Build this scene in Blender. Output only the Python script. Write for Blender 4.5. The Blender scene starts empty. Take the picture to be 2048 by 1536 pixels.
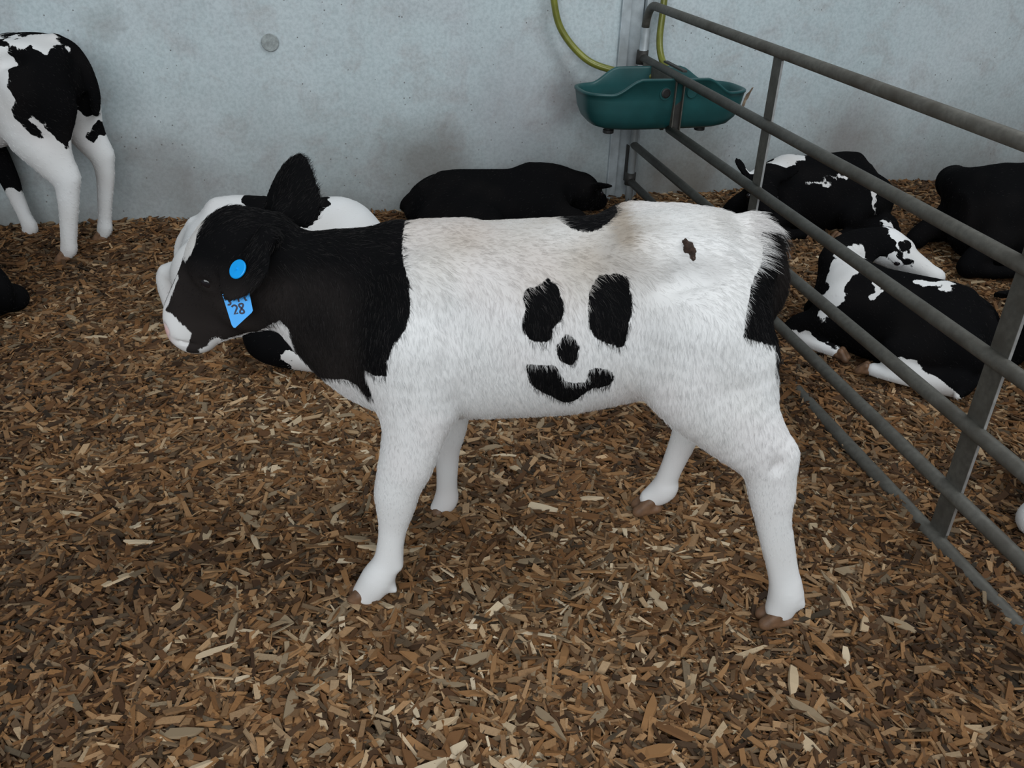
import bpy, math, random
import numpy as np
from mathutils import Matrix, Vector, Euler

scene = bpy.context.scene
COL = scene.collection
rng = np.random.default_rng(7)
random.seed(7)

# ------------------------------------------------------------------ camera
cd = bpy.data.cameras.new('camera')
cam = bpy.data.objects.new('camera', cd)
COL.objects.link(cam)
cd.sensor_width = 36.0
cd.lens = 1740.0 / 2048.0 * 36.0
cd.clip_start = 0.02
cam.matrix_world = Matrix(((0.99936, -0.03580, 0.0, 0.0),
                           (0.01764, 0.49242, -0.87018, 0.0),
                           (0.03115, 0.86962, 0.49274, 1.37),
                           (0, 0, 0, 1)))
scene.camera = cam

# ------------------------------------------------------------------ world, lights, exposure
world = bpy.data.worlds.new('world')
scene.world = world
world.use_nodes = True
bg = world.node_tree.nodes['Background']
bg.inputs[0].default_value = (0.90, 0.96, 1.0, 1)
bg.inputs[1].default_value = 0.20


def area(name, loc, target, sx, sy, power, col):
    ld = bpy.data.lights.new(name, 'AREA')
    ld.shape = 'RECTANGLE'
    ld.size, ld.size_y, ld.energy, ld.color = sx, sy, power, col
    o = bpy.data.objects.new(name, ld)
    COL.objects.link(o)
    o.location = loc
    o.rotation_euler = (Vector(target) - Vector(loc)).to_track_quat('-Z', 'Y').to_euler()
    return o


# daylight through the open side of the barn behind the camera, and the roof lights
area('open_side_daylight', (-0.4, -3.4, 2.8), (0.2, 2.6, 0.5), 6.0, 2.4, 265, (0.93, 0.975, 1.0))
area('roof_light', (2.2, 1.6, 4.2), (0.2, 2.8, 0.2), 2.4, 3.6, 110, (0.93, 0.975, 1.0))

scene.view_settings.view_transform = 'Standard'
scene.view_settings.look = 'None'
scene.view_settings.exposure = -0.07
scene.view_settings.gamma = 1.0
scene.view_settings.use_curve_mapping = False


# ------------------------------------------------------------------ node helpers
def new_mat(name):
    m = bpy.data.materials.new(name)
    m.use_nodes = True
    nt = m.node_tree
    for n in list(nt.nodes):
        nt.nodes.remove(n)
    out = nt.nodes.new('ShaderNodeOutputMaterial')
    b = nt.nodes.new('ShaderNodeBsdfPrincipled')
    nt.links.new(b.outputs[0], out.inputs[0])
    return m, nt, b


def node(nt, typ, **kw):
    n = nt.nodes.new(typ)
    for k, v in kw.items():
        if k.startswith('i_'):
            key = k[2:]
            n.inputs[int(key) if key.isdigit() else key.replace('_', ' ')].default_value = v
        else:
            setattr(n, k, v)
    return n


def ramp(nt, fac, stops, interp='LINEAR'):
    r = nt.nodes.new('ShaderNodeValToRGB')
    r.color_ramp.interpolation = interp
    els = r.color_ramp.elements
    while len(els) < len(stops):
        els.new(0.5)
    for e, (p, c) in zip(els, stops):
        e.position = p
        e.color = (*c, 1) if len(c) == 3 else c
    nt.links.new(fac, r.inputs[0])
    return r.outputs[0]


def mix(nt, fac, a, b, blend='MIX'):
    m = nt.nodes.new('ShaderNodeMix')
    m.data_type = 'RGBA'
    m.blend_type = blend
    for idx, v in ((0, fac), (6, a), (7, b)):
        if hasattr(v, 'links') or hasattr(v, 'is_linked'):
            nt.links.new(v, m.inputs[idx])
        elif idx == 0:
            m.inputs[0].default_value = v
        else:
            m.inputs[idx].default_value = (*v, 1)
    return m.outputs[2]


def math_n(nt, op, a, b=0.0, clamp=False):
    m = nt.nodes.new('ShaderNodeMath')
    m.operation = op
    m.use_clamp = clamp
    for i, v in enumerate((a, b)):
        if isinstance(v, (int, float)):
            m.inputs[i].default_value = v
        else:
            nt.links.new(v, m.inputs[i])
    return m.outputs[0]


def noise(nt, scale, detail=4, rough=0.55, vec=None, dist=0.0):
    n = node(nt, 'ShaderNodeTexNoise', i_Scale=scale, i_Detail=detail, i_Roughness=rough, i_Distortion=dist)
    if vec is None:
        tc = nt.nodes.new('ShaderNodeTexCoord')
        vec = tc.outputs['Object']
    nt.links.new(vec, n.inputs['Vector'])
    return n.outputs[0]


def simple_mat(name, col, rough=0.5, metal=0.0, var=0.15, scale=30, bump=0.0, dark=None, spec=0.5):
    m, nt, b = new_mat(name)
    n1 = noise(nt, scale, 5)
    n2 = noise(nt, scale * 0.18, 3)
    lo = tuple(c * (1 - var) for c in col)
    hi = tuple(min(1, c * (1 + var)) for c in col)
    c = ramp(nt, n1, [(0.3, lo), (0.7, hi)])
    if dark:
        f = math_n(nt, 'MULTIPLY', math_n(nt, 'SUBTRACT', n2, 0.45, True), 3.5, True)
        c = mix(nt, f, c, dark)
    nt.links.new(c, b.inputs['Base Color'])
    b.inputs['Roughness'].default_value = rough
    b.inputs['Metallic'].default_value = metal
    b.inputs['Specular IOR Level'].default_value = spec
    if bump:
        bn = node(nt, 'ShaderNodeBump', i_Strength=bump, i_Distance=0.003)
        nt.links.new(n1, bn.inputs['Height'])
        nt.links.new(bn.outputs[0], b.inputs['Normal'])
    return m


# ------------------------------------------------------------------ object helpers
def tag(o, label=None, cat=None, group=None, kind=None):
    for k, v in (('label', label), ('category', cat), ('group', group), ('kind', kind)):
        if v:
            o[k] = v
    return o


def empty(name, loc=(0, 0, 0), rz=0.0, scale=1.0):
    o = bpy.data.objects.new(name, None)
    o.empty_display_size = 0.1
    COL.objects.link(o)
    o.location = loc
    o.rotation_euler = (0, 0, rz)
    o.scale = (scale,) * 3
    return o


def mesh_np(name, verts, quads=None, tris=None, smooth=True):
    """mesh from numpy arrays"""
    me = bpy.data.meshes.new(name)
    verts = np.asarray(verts, np.float32)
    loops, starts, tot = [], [], 0
    nq = 0 if quads is None else len(quads)
    ntr = 0 if tris is None else len(tris)
    if nq:
        loops.append(np.asarray(quads, np.int32).ravel())
        starts.append(np.arange(nq, dtype=np.int32) * 4)
    if ntr:
        loops.append(np.asarray(tris, np.int32).ravel())
        starts.append(np.arange(ntr, dtype=np.int32) * 3 + nq * 4)
    loops = np.concatenate(loops)
    starts = np.concatenate(starts)
    me.vertices.add(len(verts))
    me.vertices.foreach_set('co', verts.ravel())
    me.loops.add(len(loops))
    me.loops.foreach_set('vertex_index', loops)
    me.polygons.add(nq + ntr)
    me.polygons.foreach_set('loop_start', starts)
    me.update(calc_edges=True)
    me.polygons.foreach_set('use_smooth', np.full(nq + ntr, smooth))
    return me


def link(name, me, mat=None, parent=None, loc=None):
    o = bpy.data.objects.new(name, me)
    COL.objects.link(o)
    if mat is not None and len(me.materials) == 0:
        me.materials.append(mat)
    if parent is not None:
        o.parent = parent
    if loc is not None:
        o.location = loc
    return o


def py_obj(name, verts, faces, mat, parent=None, smooth=False, loc=None):
    me = bpy.data.meshes.new(name)
    me.from_pydata([tuple(map(float, v)) for v in verts], [], faces)
    me.update()
    if smooth:
        me.polygons.foreach_set('use_smooth', [True] * len(me.polygons))
    return link(name, me, mat, parent, loc)


def tube_geo(path, r, n=14, caps=True):
    """swept tube along a poly-line; r scalar or list"""
    path = [Vector(p) for p in path]
    rr = r if hasattr(r, '__len__') else [r] * len(path)
    verts, faces = [], []
    t0 = (path[1] - path[0]).normalized()
    up = Vector((0, 0, 1)) if abs(t0.z) < 0.9 else Vector((1, 0, 0))
    u = t0.cross(up).normalized()
    for i, p in enumerate(path):
        a = path[max(i - 1, 0)]
        b = path[min(i + 1, len(path) - 1)]
        t = (b - a).normalized()
        u = (u - t * u.dot(t)).normalized()
        v = t.cross(u)
        for k in range(n):
            an = 2 * math.pi * k / n
            verts.append(p + (u * math.cos(an) + v * math.sin(an)) * rr[i])
    for i in range(len(path) - 1):
        for k in range(n):
            k2 = (k + 1) % n
            faces.append((i * n + k, i * n + k2, (i + 1) * n + k2, (i + 1) * n + k))
    if caps:
        faces.append(tuple(range(n - 1, -1, -1)))
        faces.append(tuple(range((len(path) - 1) * n, len(path) * n)))
    return verts, faces


def tube(name, path, r, mat, parent=None, n=14):
    v, f = tube_geo(path, r, n)
    return py_obj(name, v, f, mat, parent, smooth=True)


def box_geo(c, ax, ay, az):
    """oriented box: centre and three half-axis vectors"""
    c, ax, ay, az = map(Vector, (c, ax, ay, az))
    v = []
    for sx in (-1, 1):
        for sy in (-1, 1):
            for sz in (-1, 1):
                v.append(c + ax * sx + ay * sy + az * sz)
    f = [(0, 1, 3, 2), (4, 6, 7, 5), (0, 4, 5, 1), (2, 3, 7, 6), (0, 2, 6, 4), (1, 5, 7, 3)]
    return v, f


def box(name, c, ax, ay, az, mat, parent=None, bevel=0.0):
    v, f = box_geo(c, ax, ay, az)
    o = py_obj(name, v, f, mat, parent)
    if bevel:
        b = o.modifiers.new('bevel', 'BEVEL')
        b.width = bevel
        b.segments = 2
    return o


def bez(pts, n=12):
    """Catmull-Rom through points"""
    P = [np.array(p, float) for p in pts]
    P = [2 * P[0] - P[1]] + P + [2 * P[-1] - P[-2]]
    out = []
    for i in range(1, len(P) - 2):
        for k in range(n):
            t = k / n
            a, b, c, d = P[i - 1], P[i], P[i + 1], P[i + 2]
            out.append(0.5 * ((2 * b) + (c - a) * t + (2 * a - 5 * b + 4 * c - d) * t * t + (3 * b - a - 3 * c + d) * t ** 3))
    out.append(P[-2])
    return [tuple(p) for p in out]


# ------------------------------------------------------------------ place frame: wall and fence directions
WD = np.array([0.961, 0.276, 0.0])       # along the wall, to the right
WN = np.array([-0.276, 0.961, 0.0])      # into the wall
W0 = np.array([0.413, 4.300, 0.0])       # a point on the wall face at bedding level
FD = np.array([-0.201, 0.9796, 0.0])     # along the gate, towards the wall
FN = np.array([0.9796, 0.201, 0.0])      # across the gate
F0 = np.array([1.076, 1.691, 0.0])       # gate: foot of the nearer flat bar
UP = np.array([0, 0, 1.0])


def wallp(s, z, d=0.0):
    """point on the wall: s along, z up, d out from its face"""
    return W0 + WD * s + UP * z - WN * d


def gatep(s, z, d=0.0):
    return F0 + FD * s + UP * z + FN * d


def bed_h(x, y):
    """height of the bedding surface"""
    h = (0.009 * np.sin(2.1 * x + 1.3 * y + 0.4) + 0.008 * np.sin(3.7 * x - 2.9 * y + 1.0)
         + 0.006 * np.sin(7.3 * x + 5.1 * y) + 0.005 * np.sin(6.1 * y - 8.3 * x + 2.0)
         + 0.003 * np.sin(17.0 * x + 3.0 * y) * np.sin(14.0 * y - 5 * x))
    h = h + 0.030 * np.exp(-(((x - 1.00) / 0.16) ** 2 + ((y - 1.84) / 0.10) ** 2))
    h = h + 0.030 * np.exp(-(((x - 0.90) / 0.14) ** 2 + ((y - 2.62) / 0.22) ** 2))
    dw = (x - W0[0]) * WN[0] + (y - W0[1]) * WN[1]
    h = h + 0.035 * np.exp(-((dw / 0.35) ** 2))
    return h

# ------------------------------------------------------------------ materials of the building
DARK_PATCHES = [((0.22, 4.245, 0.56), 0.20, 0.55, (0.11, 0.10, 0.095)), ((-0.42, 4.06, 0.22), 0.30, 0.60, (0.13, 0.105, 0.085)),
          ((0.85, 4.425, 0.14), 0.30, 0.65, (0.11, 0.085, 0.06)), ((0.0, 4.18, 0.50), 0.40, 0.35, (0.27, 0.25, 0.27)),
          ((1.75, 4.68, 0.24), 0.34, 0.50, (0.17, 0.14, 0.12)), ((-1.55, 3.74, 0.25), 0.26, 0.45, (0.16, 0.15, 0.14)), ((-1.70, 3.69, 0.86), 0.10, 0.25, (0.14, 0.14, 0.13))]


def concrete_mat():
    m, nt, b = new_mat('concrete')
    tc = nt.nodes.new('ShaderNodeTexCoord')
    v = tc.outputs['Object']
    big = noise(nt, 1.1, 5, 0.6, v)
    mid = noise(nt, 6.0, 6, 0.65, v, 0.4)
    fine = noise(nt, 70.0, 5, 0.6, v)
    mp = node(nt, 'ShaderNodeMapping')
    mp.inputs['Scale'].default_value = (9, 9, 1.2)
    nt.links.new(v, mp.inputs[0])
    streak = noise(nt, 1.0, 5, 0.6, mp.outputs[0])
    c = ramp(nt, big, [(0.3, (0.45, 0.54, 0.565)), (0.5, (0.50, 0.585, 0.61)), (0.7, (0.56, 0.62, 0.645))])
    # warm mineral blotches
    f = math_n(nt, 'MULTIPLY', math_n(nt, 'SUBTRACT', mid, 0.50, True), 3.2, True)
    c = mix(nt, f, c, (0.355, 0.335, 0.330))
    blot = noise(nt, 2.6, 3, 0.5, v, 0.8)
    f = math_n(nt, 'MULTIPLY', math_n(nt, 'SUBTRACT', blot, 0.55, True), 3.0, True)
    c = mix(nt, math_n(nt, 'MULTIPLY', f, 0.55), c, (0.33, 0.31, 0.335))
    f = math_n(nt, 'MULTIPLY', math_n(nt, 'SUBTRACT', streak, 0.50, True), 3.0, True)
    c = mix(nt, math_n(nt, 'MULTIPLY', f, 0.6), c, (0.52, 0.56, 0.60))
    c = mix(nt, 0.30, c, ramp(nt, fine, [(0.35, (0.27, 0.31, 0.33)), (0.6, (0.56, 0.62, 0.65))]))
    # small dark pits and splashes
    vor = node(nt, 'ShaderNodeTexVoronoi', i_Scale=26.0)
    nt.links.new(v, vor.inputs['Vector'])
    pit = math_n(nt, 'LESS_THAN', vor.outputs['Distance'], 0.085)
    gate_n = math_n(nt, 'GREATER_THAN', noise(nt, 3.3, 3, 0.6, v), 0.53)
    c = mix(nt, math_n(nt, 'MULTIPLY', math_n(nt, 'MULTIPLY', pit, gate_n), 0.75), c, (0.09, 0.08, 0.075))
    # rubbed-on dirt of the animals: uneven band low on the wall
    sep = nt.nodes.new('ShaderNodeSeparateXYZ')
    nt.links.new(v, sep.inputs[0])
    zz = math_n(nt, 'ADD', sep.outputs['Z'], math_n(nt, 'MULTIPLY', noise(nt, 2.3, 5, 0.65, v), 0.55))
    f = ramp(nt, zz, [(0.25, (1, 1, 1)), (0.45, (0.55, 0.55, 0.55)), (0.95, (0, 0, 0))])
    c = mix(nt, math_n(nt, 'MULTIPLY', f, 0.70), c, (0.165, 0.145, 0.128))
    # separate darker patches with ragged edges
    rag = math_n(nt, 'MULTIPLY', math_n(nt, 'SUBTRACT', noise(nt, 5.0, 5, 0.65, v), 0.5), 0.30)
    for (px_, py_, pz_), r_, amt, col_ in DARK_PATCHES:
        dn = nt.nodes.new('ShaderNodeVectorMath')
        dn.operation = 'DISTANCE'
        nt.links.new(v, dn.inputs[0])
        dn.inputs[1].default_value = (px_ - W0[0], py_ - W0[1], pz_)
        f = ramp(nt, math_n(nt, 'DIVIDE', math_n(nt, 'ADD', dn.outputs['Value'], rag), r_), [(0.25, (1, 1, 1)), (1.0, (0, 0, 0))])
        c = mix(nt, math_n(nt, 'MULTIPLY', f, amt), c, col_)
    nt.links.new(c, b.inputs['Base Color'])
    b.inputs['Roughness'].default_value = 0.85
    b.inputs['Specular IOR Level'].default_value = 0.25
    bn = node(nt, 'ShaderNodeBump', i_Strength=0.25, i_Distance=0.004)
    nt.links.new(fine, bn.inputs['Height'])
    nt.links.new(bn.outputs[0], b.inputs['Normal'])
    return m


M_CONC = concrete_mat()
M_PLUG = simple_mat('mortar_plug', (0.30, 0.33, 0.33), 0.9, var=0.3, scale=60, bump=0.4)
M_GALV = simple_mat('galvanised_steel', (0.46, 0.51, 0.54), 0.5, 0.35, var=0.2, scale=18, dark=(0.25, 0.26, 0.26))
M_GATE = simple_mat('dirty_gate_steel', (0.098, 0.094, 0.082), 0.58, 0.3, var=0.22, scale=60, bump=0.2, dark=(0.062, 0.056, 0.046))
M_BARE = simple_mat('bare_steel_edge', (0.55, 0.56, 0.56), 0.4, 0.7, var=0.2, scale=40)
M_DARK = simple_mat('dark_steel', (0.035, 0.033, 0.03), 0.6, 0.2, var=0.3, scale=40)
M_TROUGH = simple_mat('green_plastic', (0.010, 0.064, 0.066), 0.42, 0.0, var=0.25, scale=9, dark=(0.018, 0.082, 0.088))
M_RUBBER = simple_mat('black_rubber', (0.012, 0.012, 0.012), 0.55, var=0.2)
M_HOSE = simple_mat('olive_hose', (0.175, 0.185, 0.030), 0.30, 0.1, var=0.25, scale=14, dark=(0.10, 0.105, 0.025))
M_FLOOR = simple_mat('damp_litter', (0.060, 0.036, 0.020), 0.95, var=0.5, scale=40, bump=0.5)

# ------------------------------------------------------------------ back wall
th = 0.18
s0, s1, z0, z1 = -5.0, 5.2, -0.25, 3.2
wall = empty('wall_back', tuple(W0))
tag(wall, 'blue-grey concrete barn wall with dark patches and pits', None, None, 'structure')
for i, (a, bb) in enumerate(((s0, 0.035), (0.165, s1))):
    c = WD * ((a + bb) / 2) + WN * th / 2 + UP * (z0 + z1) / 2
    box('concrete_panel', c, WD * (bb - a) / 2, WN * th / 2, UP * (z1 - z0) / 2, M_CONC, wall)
# round plug of a lifting anchor, slightly recessed rim
pc = np.array([-1.067, 3.867, 0.785]) - W0
pv, pf = [], []
for r_, d_ in ((0.036, 0.0005), (0.034, 0.003), (0.0, 0.003)):
    for k in range(24):
        an = 2 * math.pi * k / 24
        pv.append(pc + WD * r_ * math.cos(an) + UP * r_ * math.sin(an) - WN * d_)
for j in range(2):
    for k in range(24):
        pf.append((j * 24 + k, j * 24 + (k + 1) % 24, (j + 1) * 24 + (k + 1) % 24, (j + 1) * 24 + k))
py_obj('mortar_plug', pv, pf, M_PLUG, wall)

# dried smear on the concrete beside the trough
sc_ = np.array([1.118, 4.503, 0.515]) - W0
sp = [(-0.020, -0.045), (-0.006, -0.048), (0.000, -0.020), (0.010, -0.005), (0.018, 0.020), (0.030, 0.045), (0.022, 0.043), (0.008, 0.022), (-0.004, 0.012), (-0.012, -0.010)]
sv = [sc_ + WD * a_ + UP * b_ - WN * d_ for d_ in (0.0, 0.003) for a_, b_ in sp]
n_ = len(sp)
py_obj('dried_smear', sv, [tuple(range(n_, 2 * n_))] + [(i, (i + 1) % n_, (i + 1) % n_ + n_, i + n_) for i in range(n_)],
       simple_mat('dried_smear', (0.36, 0.27, 0.19), 0.9, var=0.5, scale=70, dark=(0.09, 0.06, 0.04)), wall)

# ------------------------------------------------------------------ floor under the litter
fv, ff = [], []
nx, ny = 90, 70
xs = np.linspace(-5.2, 5.6, nx)
ys = np.linspace(-0.6, 5.9, ny)
gx, gy = np.meshgrid(xs, ys, indexing='ij')
gz = bed_h(gx, gy) - 0.022
V = np.stack([gx, gy, gz], -1).reshape(-1, 3)
ii, jj = np.meshgrid(np.arange(nx - 1), np.arange(ny - 1), indexing='ij')
q = np.stack([ii * ny + jj, (ii + 1) * ny + jj, (ii + 1) * ny + jj + 1, ii * ny + jj + 1], -1).reshape(-1, 4)
fl = link('floor', mesh_np('floor', V, q), M_FLOOR)
tag(fl, 'damp dark litter floor under the wood chips', None, None, 'structure')

# ------------------------------------------------------------------ stanchion between the wall panels
st = empty('steel_stanchion', tuple(wallp(0.1, 0)))
tag(st, 'galvanised steel stanchion standing between the concrete wall panels', 'post', None)
base = wallp(0.1, 0)


def st_box(name, s, d, ws, wd, za=-0.15, zb=3.0, mat=M_GALV):
    c = WD * (s - 0.1) - WN * d + UP * (za + zb) / 2
    return box(name, c, WD * ws / 2, WN * wd / 2, UP * (zb - za) / 2, mat, st, 0.002)


st_box('flange', 0.045, 0.006, 0.045, 0.030)
st_box('web', 0.10, -0.010, 0.075, 0.012)
st_box('flange', 0.158, 0.006, 0.030, 0.030)
st_box('lug', 0.135, 0.040, 0.012, 0.050, 0.69, 0.75, M_DARK)
st_box('lug', 0.125, 0.040, 0.012, 0.050, 0.12, 0.18, M_DARK)
st_box('hinge_plate', 0.118, 0.012, 0.006, 0.03, 0.12, 0.30, M_DARK)

# ------------------------------------------------------------------ gate
gate = empty('tubular_gate', tuple(F0))
tag(gate, 'grey-brown tubular steel gate with six rails running from the wall towards the viewer', 'gate', None)


def g(s, z, d=0.0):
    return FD * s + UP * z + FN * d


S_END, S_NEAR, RR = 2.62, -1.35, 0.0182
# top rail with its bend into the end tube
arc = [g(S_NEAR, 0.949)] + [g(S_END - 0.10 + 0.10 * math.sin(t), 0.949 - 0.10 + 0.10 * math.cos(t)) for t in np.linspace(0, math.pi / 2, 9)]
tube('rail', arc, RR, M_GATE, gate, 18)
tube('end_tube', [g(S_END, 0.852), g(S_END, -0.10)], RR, M_GALV, gate, 18)
S_BR = 2.165
tube('rail', [g(S_NEAR, 0.718), g(S_END, 0.718)], RR, M_GATE, gate, 18)
tube('rail', [g(S_NEAR, 0.498), g(S_BR + 0.01, 0.498)], RR, M_GATE, gate, 18)
for z in (0.318, 0.138):
    tube('rail', [g(S_NEAR, z), g(S_END, z)], RR, M_GATE, gate, 18)
tube('rail', [g(S_NEAR, -0.002), g(S_END, -0.002)], RR * 1.05, M_GATE, gate, 18)
# flat uprights between the rails
for s in (0.035, 1.305):
    o = box('flat_bar', g(s, 0.475, 0.008), FD * 0.030, FN * 0.004, UP * 0.472, M_GATE, gate, 0.001)
    box('bright_edge', g(s - 0.0305, 0.475, 0.008), FD * 0.0006, FN * 0.0036, UP * 0.45, M_BARE, gate)
# frame around the drinking trough: flat uprights, hanger plate and bolts
box('trough_upright', g(S_BR - 0.010, 0.608, 0.012), FD * 0.006, FN * 0.016, UP * 0.115, M_DARK, gate, 0.001)  # dark web: shade inside the open channel put into its colour
for dd in (-0.006, 0.030):
    box('upright_flange', g(S_BR - 0.020, 0.608, dd), FD * 0.014, FN * 0.0022, UP * 0.115, M_GATE, gate, 0.0006)
box('hanger_plate', g(2.36, 0.682, -0.014), FD * 0.19, FN * 0.004, UP * 0.028, M_GATE, gate, 0.001)
box('hanger_strip', g(2.25, 0.743, 0.022), FD * 0.12, FN * 0.010, UP * 0.004, M_DARK, gate, 0.001)


def bolt(name, c, axis, r, h, mat, parent):
    a = Vector(axis).normalized()
    c = Vector(c)
    v, f = tube_geo([c, c + a * h * 0.45, c + a * h * 0.46, c + a * h], [r, r, r * 0.55, r * 0.55], 6)
    return py_obj(name, v, f, mat, parent)


bolt('bolt', g(2.20, 0.690, -0.02), -FN, 0.013, 0.03, M_DARK, gate)
bolt('bolt', g(2.20, 0.500, -0.02), -FN, 0.013, 0.03, M_DARK, gate)
bolt('bolt', g(2.53, 0.675, -0.018), -FN, 0.018, 0.03, M_BARE, gate)
tube('hinge_eye', [g(S_END + 0.005, 0.69, 0), g(S_END + 0.005, 0.75, 0)], 0.027, M_DARK, gate, 12)
tube('hinge_eye', [g(S_END + 0.005, 0.12, 0), g(S_END + 0.005, 0.18, 0)], 0.027, M_DARK, gate, 12)

# ------------------------------------------------------------------ drinking trough
TC = np.array([0.600, 3.935, 0.0])
tr = empty('drinking_trough', tuple(TC))
tag(tr, 'dark green plastic drinking trough hung through the gate near the wall', 'trough', None)


def trough_mesh():
    N = 96
    hl, hw = 0.375, 0.150
    rows = []

    def ring(kx, ky, zf, inset=0.0, lowend=True):
        r = []
        for k in range(N):
            an = 2 * math.pi * k / N
            e = 0.55
            cx_ = math.copysign(abs(math.cos(an)) ** e, math.cos(an))
            sy_ = math.copysign(abs(math.sin(an)) ** e, math.sin(an))
            x = (hl * kx - inset) * cx_
            y = (hw * ky - inset) * sy_
            r.append((x, y, zf(x)))
        return r

    def rim(x):
        t = min(1, max(0, (abs(x) - 0.145) / 0.13))
        t = t * t * (3 - 2 * t)
        return 0.712 - 0.062 * t

    zb = 0.490
    prof = [(0.0, 0.0, 0.0), (0.58, 0.45, 0.0), (0.74, 0.66, 0.004), (0.84, 0.80, 0.016), (0.92, 0.90, 0.045), (0.970, 0.955, 0.085), (0.992, 0.985, 0.130)]
    for kx, ky, dz in prof:
        rows.append(ring(max(kx, 0.001), max(ky, 0.001), lambda x, dz=dz: zb + dz))
    rows.append(ring(1.0, 1.0, lambda x: rim(x) - 0.012))
    rows.append(ring(1.010, 1.025, lambda x: rim(x) - 0.010))
    rows.append(ring(1.010, 1.025, lambda x: rim(x) - 0.002))
    rows.append(ring(1.004, 1.012, lambda x: rim(x)))
    rows.append(ring(0.975, 0.945, lambda x: rim(x)))
    rows.append(ring(0.96, 0.92, lambda x: rim(x) - 0.008))
    for kx, ky, dz in reversed(prof[1:]):
        rows.append(ring(kx * 0.955, ky * 0.92, lambda x, dz=dz: zb + dz + 0.014))
    rows.append(ring(0.001, 0.001, lambda x: zb + 0.014))
    v = [p for r in rows for p in r]
    f = []
    for j in range(len(rows) - 1):
        for k in range(N):
            f.append((j * N + k, j * N + (k + 1) % N, (j + 1) * N + (k + 1) % N, (j + 1) * N + k))
    return v, f


TA = math.atan2(0.276, 0.961)
tr.rotation_euler = (0, 0, TA)
v, f = trough_mesh()
py_obj('basin', v, f, M_TROUGH, tr, smooth=True)


def lathe(name, prof, mat, parent, loc=(0, 0, 0), axis='z', n=20):
    v, f = [], []
    for r_, h_ in prof:
        for k in range(n):
            an = 2 * math.pi * k / n
            a, b_ = r_ * math.cos(an), r_ * math.sin(an)
            p = (a, b_, h_) if axis == 'z' else (a, h_, b_)
            v.append((p[0] + loc[0], p[1] + loc[1], p[2] + loc[2]))
    for j in range(len(prof) - 1):
        for k in range(n):
            f.append((j * n + k, j * n + (k + 1) % n, (j + 1) * n + (k + 1) % n, (j + 1) * n + k))
    f.append(tuple(range(n)))
    f.append(tuple(range((len(prof) - 1) * n, len(prof) * n)))
    return py_obj(name, v, f, mat, parent, smooth=False)


for x in (-0.235, 0.20):
    lathe('drain_plug', [(0.021, 0.465), (0.024, 0.467), (0.024, 0.480), (0.019, 0.482), (0.019, 0.497)], M_RUBBER, tr, (x, -0.02, 0))
lathe('side_hole_cap', [(0.020, -0.153), (0.020, -0.158), (0.014, -0.160), (0.013, -0.1585)], M_RUBBER, tr, (-0.045, 0, 0.655), 'y')
lathe('side_boss', [(0.026, -0.150), (0.026, -0.1535)], M_TROUGH, tr, (-0.045, 0, 0.652), 'y')
lathe('side_boss', [(0.024, -0.148), (0.022, -0.1545)], M_TROUGH, tr, (0.075, 0, 0.655), 'y')

# ------------------------------------------------------------------ water hose: one arm down on each side of the stanchion
hs = empty('water_hose', tuple(wallp(0.1, 0.7, 0.1)))
tag(hs, 'olive-green plastic water hose looping down the wall into the trough', 'hose', None)
H0 = wallp(0.1, 0.7, 0.1)
hp = [wallp(-0.33, 1.45, 0.05), wallp(-0.335, 1.15, 0.05), wallp(-0.315, 0.95, 0.055), wallp(-0.27, 0.825, 0.07),
      wallp(-0.16, 0.715, 0.11), wallp(-0.03, 0.675, 0.17), wallp(0.07, 0.668, 0.24), wallp(0.15, 0.675, 0.30)]
tube('hose', [tuple(np.array(p) - H0) for p in bez(hp, 10)], 0.0155, M_HOSE, hs, 14)
hp2 = [wallp(0.20, 1.5, 0.045), wallp(0.205, 1.2, 0.05), wallp(0.205, 0.95, 0.06), wallp(0.19, 0.80, 0.09), wallp(0.19, 0.72, 0.14), wallp(0.20, 0.69, 0.20)]
tube('hose', [tuple(np.array(p) - H0) for p in bez(hp2, 10)], 0.0155, M_HOSE, hs, 14)

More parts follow.
